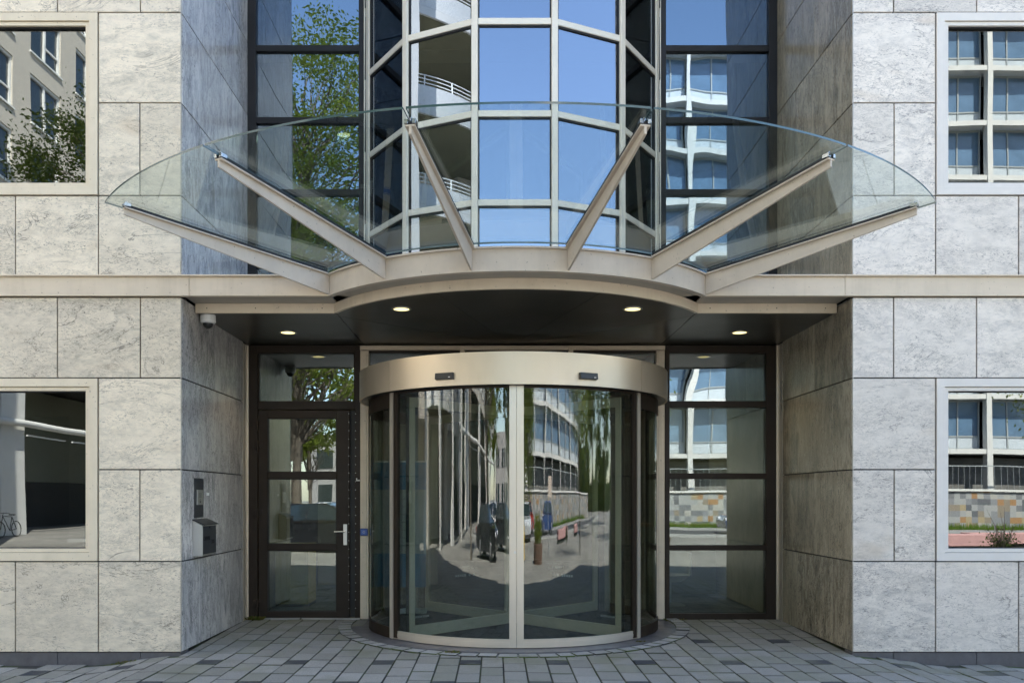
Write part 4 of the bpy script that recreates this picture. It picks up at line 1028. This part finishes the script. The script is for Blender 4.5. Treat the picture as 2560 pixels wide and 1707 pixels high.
for k in range(LN-1, -1, -1):
    for yy in yw:
        if cnt > 70: break
        if w0 is None:
            k0 = k; ybase = yy
            zz0, zz1 = ZB0+LS*k+.5, ZB0+LS*(k+1)-.5
            m = MB(); f_ = .12
            m.box(LX-.22, LX-.06, yy-2.6, yy, zz0, zz0+f_); m.box(LX-.22, LX-.06, yy-2.6, yy, zz1-f_, zz1)
            for a in (yy-f_, yy-1.36, yy-2.6): m.box(LX-.22, LX-.07, a, a+f_, zz0+f_, zz1-f_)
            m.box(LX-.22, LX-.08, yy-2.48, yy-1.36, zz0+.75, zz0+.83)
            m.box(LX-.1, LX+.08, yy-2.7, yy+.1, zz0-.08, zz0-.005)
            w0 = m.build('window', M_ww, Lb)
            m = MB(); m.box(LX-.18, LX-.15, yy-2.6, yy, zz0+f_, zz1-f_); m.build('pane', M_bgl, w0)
        else:
            c = copy_tree(w0, Lb); c.location = (0, yy-ybase, LS*(k-k0))
        cnt += 1
for q in (-21.3, -28.3, -40.6, -52.9, -65.2):
    m = MB(); m.box(LX-.9, LX, q-1.9, q, -.15, ZB0-.6); m.build('arcade_pier', M_conc, Lb)
m = MB(); m.cyl((LX+.25, YF, 4.74), (LX+.25, YN, 4.74), .15, n=16); m.build('arcade_pipe', M_conc, Lb)
for k_ in range(6):
    m = MB(); m.box(LX-.15, LX-.05, -30.6-k_*4.1, -33.9-k_*4.1, 4.25, 4.31); m.build('arcade_strip', M_ww, Lb)

# nearer block with rounded balconies
Bb = empty('balcony_block', (-21, -11, -.15), 'pale brick block with rounded white balconies left of the street', 'building')
m = MB(); m.box(-33, -21.0, -20.7, 6, 4.2, 31); m.box(-33, -24, -20.7, 6, -.15, 4.2); m.build('brick_wall', M_brick, Bb)
m = MB(); m.box(-20.99, -20.3, -7.4, -6.2, -.15, 31); m.box(-20.99, -20.3, -15.2, -14.2, -.15, 31)
m.build('pier', M_brickx, Bb)
for yq in (-4.4, -9.0, -13.7, -18.4):
    m = MB(); m.box(-16.5, -16.0, yq-.25, yq+.25, -.15, 31); m.build('column', M_conc, Bb)
b0 = None; bz = [4.4+3.3*k for k in range(8)]
for k, z in enumerate(bz):
    if b0 is None:
        m = MB(); m.arc(-22.5, -11, 2.0, 6.0, 30, 150, z, z+.28, n=36); b0 = m.build('balcony', M_conc, Bb)
        m = MB(); m.arc(-22.5, -11, 5.92, 5.98, 30, 150, z+.30, z+.95, n=36); m.build('perforated_parapet', pbr('pale_perforated_sheet', (.60,.60,.58), .5, var=.3, scale=30), b0)
        m = MB(); m.arc(-22.5, -11, 2.0, 5.9, 30, 150, z-.03, z-.002, n=36); m.build('balcony_soffit', pbr('olive_soffit_shade', (.16,.15,.09), .8), b0)  # dark olive layer added below, shade put into its colour against bounce light
        m = MB()
        for rz in (1.05, 1.18, 1.31): m.arc(-22.5, -11, 5.93, 5.96, 30, 150, z+rz-.012, z+rz+.012, n=36)
        for q in range(30, 151, 10): m.cyl((-22.5+5.95*math.sin(R(q)), -11-5.95*math.cos(R(q)), z+.28), (-22.5+5.95*math.sin(R(q)), -11-5.95*math.cos(R(q)), z+1.32), .025, n=6)
        m.build('rail', M_ww, b0)
    else:
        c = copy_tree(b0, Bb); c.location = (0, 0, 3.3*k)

# far low building closing the street
fb = empty('far_building', (-6, -78, -.15), 'long low pale building closing the street far away', 'building')
m = MB(); m.box(-20, 3, -90, -78, -.15, 8.2); m.build('wall', pbr('grey_render', (.30,.29,.29), .9, var=.15, scale=.3), fb)
wn0 = None
for k in range(2):
    for i in range(9):
        if wn0 is None:
            m = MB(); m.box(-19, -17.4, -77.99, -77.9, 1, 2.9); wn0 = m.build('window', M_bgl, fb)
        else:
            c = copy_tree(wn0, fb); c.location = (2.45*i, 0, 3.6*k)

# trees ---------------------------------------------------------------------
M_bark = pbr('bark', (.11,.09,.07), .9, var=.4, scale=6, bump=.01, bscale=12)
M_leafA = leafmat('spring_leaf', (.10,.15,.025), (.26,.30,.06)); M_leafB = leafmat('dark_leaf', (.05,.08,.02), (.12,.15,.04))
def make_tree(name, x, y, H, z_lo, rad, nleaf, leaf, lm, label, seed, weep=0, cxy=(0, 0)):
    rs = random.Random(seed); T = empty(name, (x, y, -.15), label, 'tree', 'trees across the street')
    m = MB(); tips = []
    def limb(p, d, ln, r, depth):
        n = 3; q = Vector(p)
        for i in range(n):
            d2 = (Vector(d)+Vector((rs.gauss(0, .12 if depth else .03), rs.gauss(0, .12 if depth else .03), rs.gauss(0, .06)))).normalized(); e_ = q+d2*ln/n
            m.cyl(q, e_, r*(1-.25*i/n), r*(1-.25*(i+1)/n), n=8 if depth < 2 else 5, caps=False); q = e_; d = d2
        if depth < 4:
            for _ in range(3 if depth else 4):
                a = rs.uniform(0, 6.28); sp = rs.uniform(.45, .95); nd = (Vector(d)+Vector((math.cos(a)*sp*.7, math.sin(a)*sp*.7, rs.uniform(.0, .4)))).normalized()
                limb(q-Vector(d)*ln*rs.uniform(0, .4), nd, ln*rs.uniform(.4, .6), r*(.5 if depth else .38), depth+1)
        if depth >= 2: tips.append(q)
    limb((x, y, -.2), (0, 0, 1), max(2.2, z_lo*.95), H*.008+.03, 0)
    # rescale limbs beyond the trunk so the crown fills its envelope
    cz = (z_lo+H)/2; hz = (H-z_lo)/2
    m.build('trunk', M_bark, T)
    lf = MB(); ncl = int(nleaf/90)
    cl = []
    for _ in range(ncl):
        while True:
            u = Vector((rs.uniform(-1, 1), rs.uniform(-1, 1), rs.uniform(-1, 1)))
            if .25 < u.length < 1: break
        cl.append(Vector((x+cxy[0]+u.x*rad, y+cxy[1]+u.y*rad, cz+u.z*hz)))
    for c_ in cl:
        cr_r = rs.uniform(.45, 1.0)*rad*.26; br_ = rs.uniform(0, .6)
        for _ in range(90):
            v = Vector((rs.gauss(0, 1), rs.gauss(0, 1), rs.gauss(0, .6)))*cr_r*.6
            if weep: v.z -= abs(rs.gauss(0, 1))*weep
            p = c_+v; u = Vector((rs.gauss(0, 1), rs.gauss(0, 1), rs.gauss(0, 1))).normalized(); w2 = u.orthogonal().normalized(); s_ = leaf*rs.uniform(.6, 1.3)
            n = len(lf.v); lf.v += [tuple(p-u*s_), tuple(p+w2*s_*.45), tuple(p+u*s_), tuple(p-w2*s_*.45)]
            t_v = min(1, max(0, br_+rs.uniform(0, .4))); lf.face([n, n+1, n+2, n+3], 0, (t_v, t_v, t_v))
    # branches reaching the clumps
    bm_ = MB()
    for c_ in cl[::2]:
        st_ = Vector((x, y, max(z_lo*.7, c_.z-rs.uniform(.25, .5)*(H-z_lo)*.6)))
        md = st_.lerp(c_, .5)+Vector((rs.gauss(0, .2), rs.gauss(0, .2), rs.gauss(0, .2)-.2)); r_ = .028*H/14
        bm_.cyl(st_, md, r_, r_*.6, n=6, caps=False); bm_.cyl(md, c_, r_*.6, r_*.2, n=5, caps=False)
    bm_.cyl((x, y, z_lo*.6), (x+cxy[0]*.3, y+cxy[1]*.3, H*.85), H*.012, .03, n=8)
    bm_.build('branches', M_bark, T)
    lf.build('crown', lm, T); return T
make_tree('plane_tree', -7.2, -17.5, 18.5, 4.6, 3.7, 42000, .075, M_leafA, 'tall light green street tree opposite the glazed door', 3, cxy=(1.3, 0))
make_tree('street_tree', -8.0, -11.5, 10.8, 5.8, 2.1, 26000, .048, M_leafB, 'dark green street tree in front of the brick office', 5, cxy=(-1.05, 0))
make_tree('small_tree', 13.2, -10.0, 7.3, 2.9, 2.6, 16000, .045, M_leafA, 'small tree with hanging twigs near the right-hand windows', 8, cxy=(0, 0))
make_tree('willow', 4.6, -26, 13, 3.0, 2.6, 20000, .10, M_leafA, 'drooping willow at the corner of the grid office', 11, weep=1.6)
make_tree('street_tree', -2.8, -33, 11, 3.4, 2.6, 7000, .16, M_leafB, 'bushy street tree between the parked cars down the street', 12)
make_tree('street_tree', -12.5, -44, 14, 3.4, 4.2, 7000, .22, M_leafA, 'broad street tree far down the side street', 14)
make_tree('street_tree', 27, -14, 10, 3, 3.2, 6000, .16, M_leafB, 'round street tree at the far right of the square', 15)
make_tree('street_tree', 33, -20, 12, 3, 4.0, 6000, .18, M_leafA, 'taller pale street tree behind the round one at far right', 16)
make_tree('street_tree', 30, -3, 9, 2.5, 3.4, 7000, .14, M_leafA, 'street tree standing right of the entrance beyond the square', 21)
make_tree('street_tree', 46, -14, 13, 2.5, 4.6, 7000, .2, M_leafB, 'big dark street tree at the far right end of the street', 22)
make_tree('street_tree', -30, 14, 11, 3, 4.0, 5000, .2, M_leafB, 'street tree beside the balcony block', 17)

# cars ----------------------------------------------------------------------
M_tyre = pbr('tyre', (.015,.015,.015), .8); M_rim = pbr('rim', (.5,.5,.52), .3, metal=.9)
M_head = pbr('headlamp_glass', (.7,.72,.75), .1, spec=1.0); M_tail = pbr('tail_lamp', (.35,.01,.01), .2)
def car(x, y, rz, paint, label):
    T = empty('parked_car', (x, y, -.142), label, 'car', 'parked cars across the street'); T.rotation_euler = (0, 0, rz)
    ox, oy, oz = x, y, -.142
    prof = [(-2.15, .30), (-2.2, .55), (-2.1, .86), (-1.5, .96), (1.05, .97), (1.95, .84), (2.18, .60), (2.15, .28), (1.75, .22), (-1.8, .22)]
    m = MB(); n = len(prof)
    sec = [(-.86, .90), (-.90, 1.0), (.90, 1.0), (.86, .90)]
    base = len(m.v)
    for (yy, sc_) in ((-.80, .95), (-.89, 1.0), (.89, 1.0), (.80, .95)):
        for (px_, pz) in prof: m.v.append((ox+px_*sc_, oy+yy, oz+.22+(pz-.22)*(sc_ if sc_ < 1 else 1)))
    for s_ in range(3):
        for i in range(n):
            j = (i+1) % n; a = base+s_*n; m.face([a+j, a+i, a+n+i, a+n+j])
    m.face([base+i for i in range(n)]); m.face([base+3*n+i for i in range(n)][::-1])
    m.build('body', paint, T, bevel=.03)
    cab = [(-1.85, .95), (-1.45, 1.38), (-.2, 1.46), (.45, 1.38), (1.2, .96)]
    m = MB(); b_ = len(m.v); n = len(cab)
    for yy, k in ((-.80, 0), (.80, 0)):
        for (px_, pz) in cab:
            t = (pz-.95)/.5; m.v.append((ox+px_, oy+yy*(1-.16*t), oz+pz))
    for i in range(n):
        j = (i+1) % n; m.face([b_+j, b_+i, b_+n+i, b_+n+j])
    m.face([b_+i for i in range(n)]); m.face([b_+n+i for i in range(n)][::-1]); m.build('cabin_glass', M_bgl, T, bevel=.02)
    m = MB()
    m.hexa([(ox-1.45, oy-.69, oz+1.385), (ox+.45, oy-.69, oz+1.385), (ox+.45, oy+.69, oz+1.385), (ox-1.45, oy+.69, oz+1.385), (ox-1.3, oy-.62, oz+1.475), (ox+.2, oy-.62, oz+1.475), (ox+.2, oy+.62, oz+1.475), (ox-1.3, oy+.62, oz+1.475)])
    for s_ in (-1, 1):
        for (xa, za, xb, zb_) in ((1.2, .96, .45, 1.39), (-1.85, .96, -1.45, 1.39), (-.35, .96, -.35, 1.4)):
            m.cyl((ox+xa, oy+s_*.80, oz+za), (ox+xb, oy+s_*.685, oz+zb_), .035, n=6)
    m.build('roof', paint, T, bevel=.01)
    for wx_ in (-1.35, 1.35):
        for s_ in (-1, 1):
            m = MB(); m.cyl((ox+wx_, oy+s_*.70, oz+.32), (ox+wx_, oy+s_*.91, oz+.32), .32, n=24); wl = m.build('wheel', M_tyre, T, bevel=.02)
            m = MB(); m.cyl((ox+wx_, oy+s_*.911, oz+.32), (ox+wx_, oy+s_*.925, oz+.32), .21, .19, n=20); m.build('rim', M_rim, wl)
    for s_ in (-1, 1):
        m = MB(); m.box(ox+1.98, ox+2.165, oy+s_*.50, oy+s_*.80, oz+.62, oz+.76); m.build('headlight', M_head, T, bevel=.02)
        m = MB(); m.box(ox-2.215, ox-2.10, oy+s_*.55, oy+s_*.82, oz+.66, oz+.84); m.build('tail_light', M_tail, T, bevel=.02)
P_ = lambda n_, c_: pbr(n_, c_, .25, var=.02, coat=1.0)
car(-5.4, -13.6, R(8), P_('paint_black', (.012,.013,.016)), 'black hatchback parked nearest to the glazed door')
car(-2.6, -17.6, R(20), P_('paint_graphite', (.03,.032,.036)), 'graphite car parked at a slant behind the black hatchback')
car(-6.2, -23.0, R(3), P_('paint_white', (.7,.7,.7)), 'white car parked along the kerb farther to the left')
car(3.6, -24.5, R(70), P_('paint_silver', (.4,.42,.44)), 'silver car by the corner of the tiled wall')
car(6.0, -30, R(2), P_('paint_red', (.30,.02,.02)), 'red car on the road before the tiled wall')
car(12.5, -27.4, R(180), P_('paint_blue', (.02,.05,.16)), 'dark blue car driving along the road to the left')

# bollards, lamp, bicycle, railing
M_yb = pbr('yellow_post_paint', (.65,.45,.05), .5)
bo = empty('bollard', (2.1, -13.4, -.15), 'yellow steel bollard on the square', 'bollard')
m = MB(); m.cyl((2.1, -13.4, -.15), (2.1, -13.4, .75), .06, n=16); m.cyl((2.1, -13.4, .75), (2.1, -13.4, .80), .06, .03, n=16); m.build('post', M_yb, bo)
m = MB(); m.cyl((2.1, -13.4, -.15), (2.1, -13.4, -.10), .11, n=16); m.build('foot', M_black, bo)
rl = empty('railing', (-11.5, -29, -.15), 'white tubular street railing before the arcade', 'railing')
m = MB()
for z in (.35, .62, .9): m.cyl((-11.5, -24, z), (-11.5, -34, z), .03, n=8)
m.build('rail', M_ww, rl)
for t in range(6): m = MB(); m.cyl((-11.5, -24-10*t/5, -.15), (-11.5, -24-10*t/5, .93), .035, n=8); m.build('post', M_ww, rl)
BY = -26.9
bi = empty('bicycle', (-20.2, BY, -.15), 'black city bicycle leaning at an arcade pier', 'bicycle')
for yy in (BY+.55, BY-.55): m = MB(); m.torus((-20.2, yy, .19), (1, 0, .05), .32, .018, n=28, m=6); m.build('wheel', M_tyre, bi)
m = MB(); pts = {'r': (-20.2, BY-.55, .19), 'b': (-20.2, BY-.1, .14), 's': (-20.2, BY-.25, .70), 'h': (-20.2, BY+.4, .74), 'f': (-20.2, BY+.55, .19)}
for a, b in ('rb', 'rs', 'bs', 'bh', 'sh', 'hf'): m.cyl(pts[a], pts[b], .016, n=6)
m.cyl((-20.45, BY+.35, .86), (-19.95, BY+.35, .86), .012, n=6); m.cyl(pts['h'], (-20.2, BY+.35, .86), .012, n=6); m.build('frame', M_black, bi)
m = MB(); m.box(-20.27, -20.13, BY-.4, BY-.12, .76, .81); m.build('saddle', M_black, bi, bevel=.015)
ds = empty('dry_shrub', (13.9, -15.6, -.15), 'dark leafless shrub with bare upright stems before the pink benches', 'shrub')
m = MB(); rs = random.Random(5)
for i in range(60):
    a = rs.uniform(0, 6.28); e_ = rs.uniform(.1, .75); p0 = Vector((13.9, -15.6, -.15)); p1 = p0+Vector((math.cos(a)*e_*.6, math.sin(a)*e_*.6, rs.uniform(.5, 1.5 if i < 6 else .9))); md = p0.lerp(p1, .5)+Vector((rs.gauss(0, .05), rs.gauss(0, .05), .08))
    m.cyl(p0, md, .012, .008, n=5, caps=False); m.cyl(md, p1, .008, .003, n=5, caps=False)
m.build('stems', M_bark, ds)
m = MB()
for i in range(500):
    p = Vector((13.9, -15.6, .2))+Vector((rs.gauss(0, .2), rs.gauss(0, .2), rs.gauss(0, .16))); u = Vector((rs.gauss(0, 1), rs.gauss(0, 1), rs.gauss(0, 1))).normalized(); w2 = u.orthogonal().normalized()
    n = len(m.v); m.v += [tuple(p-u*.04), tuple(p+w2*.015), tuple(p+u*.04), tuple(p-w2*.015)]; m.face([n, n+1, n+2, n+3], 0, (.1, .1, .1))
m.build('leaves', M_leafB, ds)

m = MB(); rs = random.Random(99)
for i in range(15000):
    a = R(rs.uniform(-12, 78)); rr_ = rs.uniform(88, 104); x = rr_*math.sin(a)*1.0+8; y = -rr_*math.cos(a)
    top = 6+3.5*math.sin(a*23)+2*math.sin(a*61+1)
    p = Vector((x, y, rs.uniform(-.1, max(3, top)))); u = Vector((rs.gauss(0, 1), rs.gauss(0, 1), rs.gauss(0, 1))).normalized(); w2 = u.orthogonal().normalized(); s_ = rs.uniform(.4, 1.0)
    n = len(m.v); m.v += [tuple(p-u*s_), tuple(p+w2*s_*.6), tuple(p+u*s_), tuple(p-w2*s_*.6)]; t_v = rs.random(); m.face([n, n+1, n+2, n+3], 0, (t_v, t_v, t_v))
o = m.build('far_wood', M_leafB, loc=(40, -80, -.15)); tag(o, 'distant belt of dark green trees closing the view beyond the street', 'wood', kind='stuff')
pt = empty('planter', (4.2, -12.2, -.15), 'round brick planter with a green shrub on the square', 'planter')
m = MB(); m.cyl((4.2, -12.2, -.15), (4.2, -12.2, .35), .62, .70, n=28); m.build('pot', pbr('brown_pot', (.12,.07,.05), .8), pt)
m = MB()
for i in range(1800):
    v = Vector((rs.gauss(0, 1), rs.gauss(0, 1), rs.gauss(0, 1))).normalized()*rs.uniform(.2, .62); p = Vector((4.2, -12.2, .65))+Vector((v.x, v.y, v.z*.8)); u = Vector((rs.gauss(0, 1), rs.gauss(0, 1), rs.gauss(0, 1))).normalized(); w2 = u.orthogonal().normalized()
    n = len(m.v); m.v += [tuple(p-u*.05), tuple(p+w2*.02), tuple(p+u*.05), tuple(p-w2*.02)]; t_v = rs.random(); m.face([n, n+1, n+2, n+3], 0, (t_v, t_v, t_v))
m.build('shrub', M_leafA, pt)
sg = empty('parking_sign', (7.6, -14.5, -.15), 'pale rectangular sign board on two grey posts across the square', 'sign')
m = MB(); m.box(7.2, 8.0, -14.52, -14.48, 1.5, 2.1); m.build('board', pbr('pale_sign_board', (.5,.42,.36), .5), sg)
for xq in (7.25, 7.95): m = MB(); m.cyl((xq, -14.55, -.15), (xq, -14.55, 2.1), .03, n=10); m.build('post', M_wframe, sg)
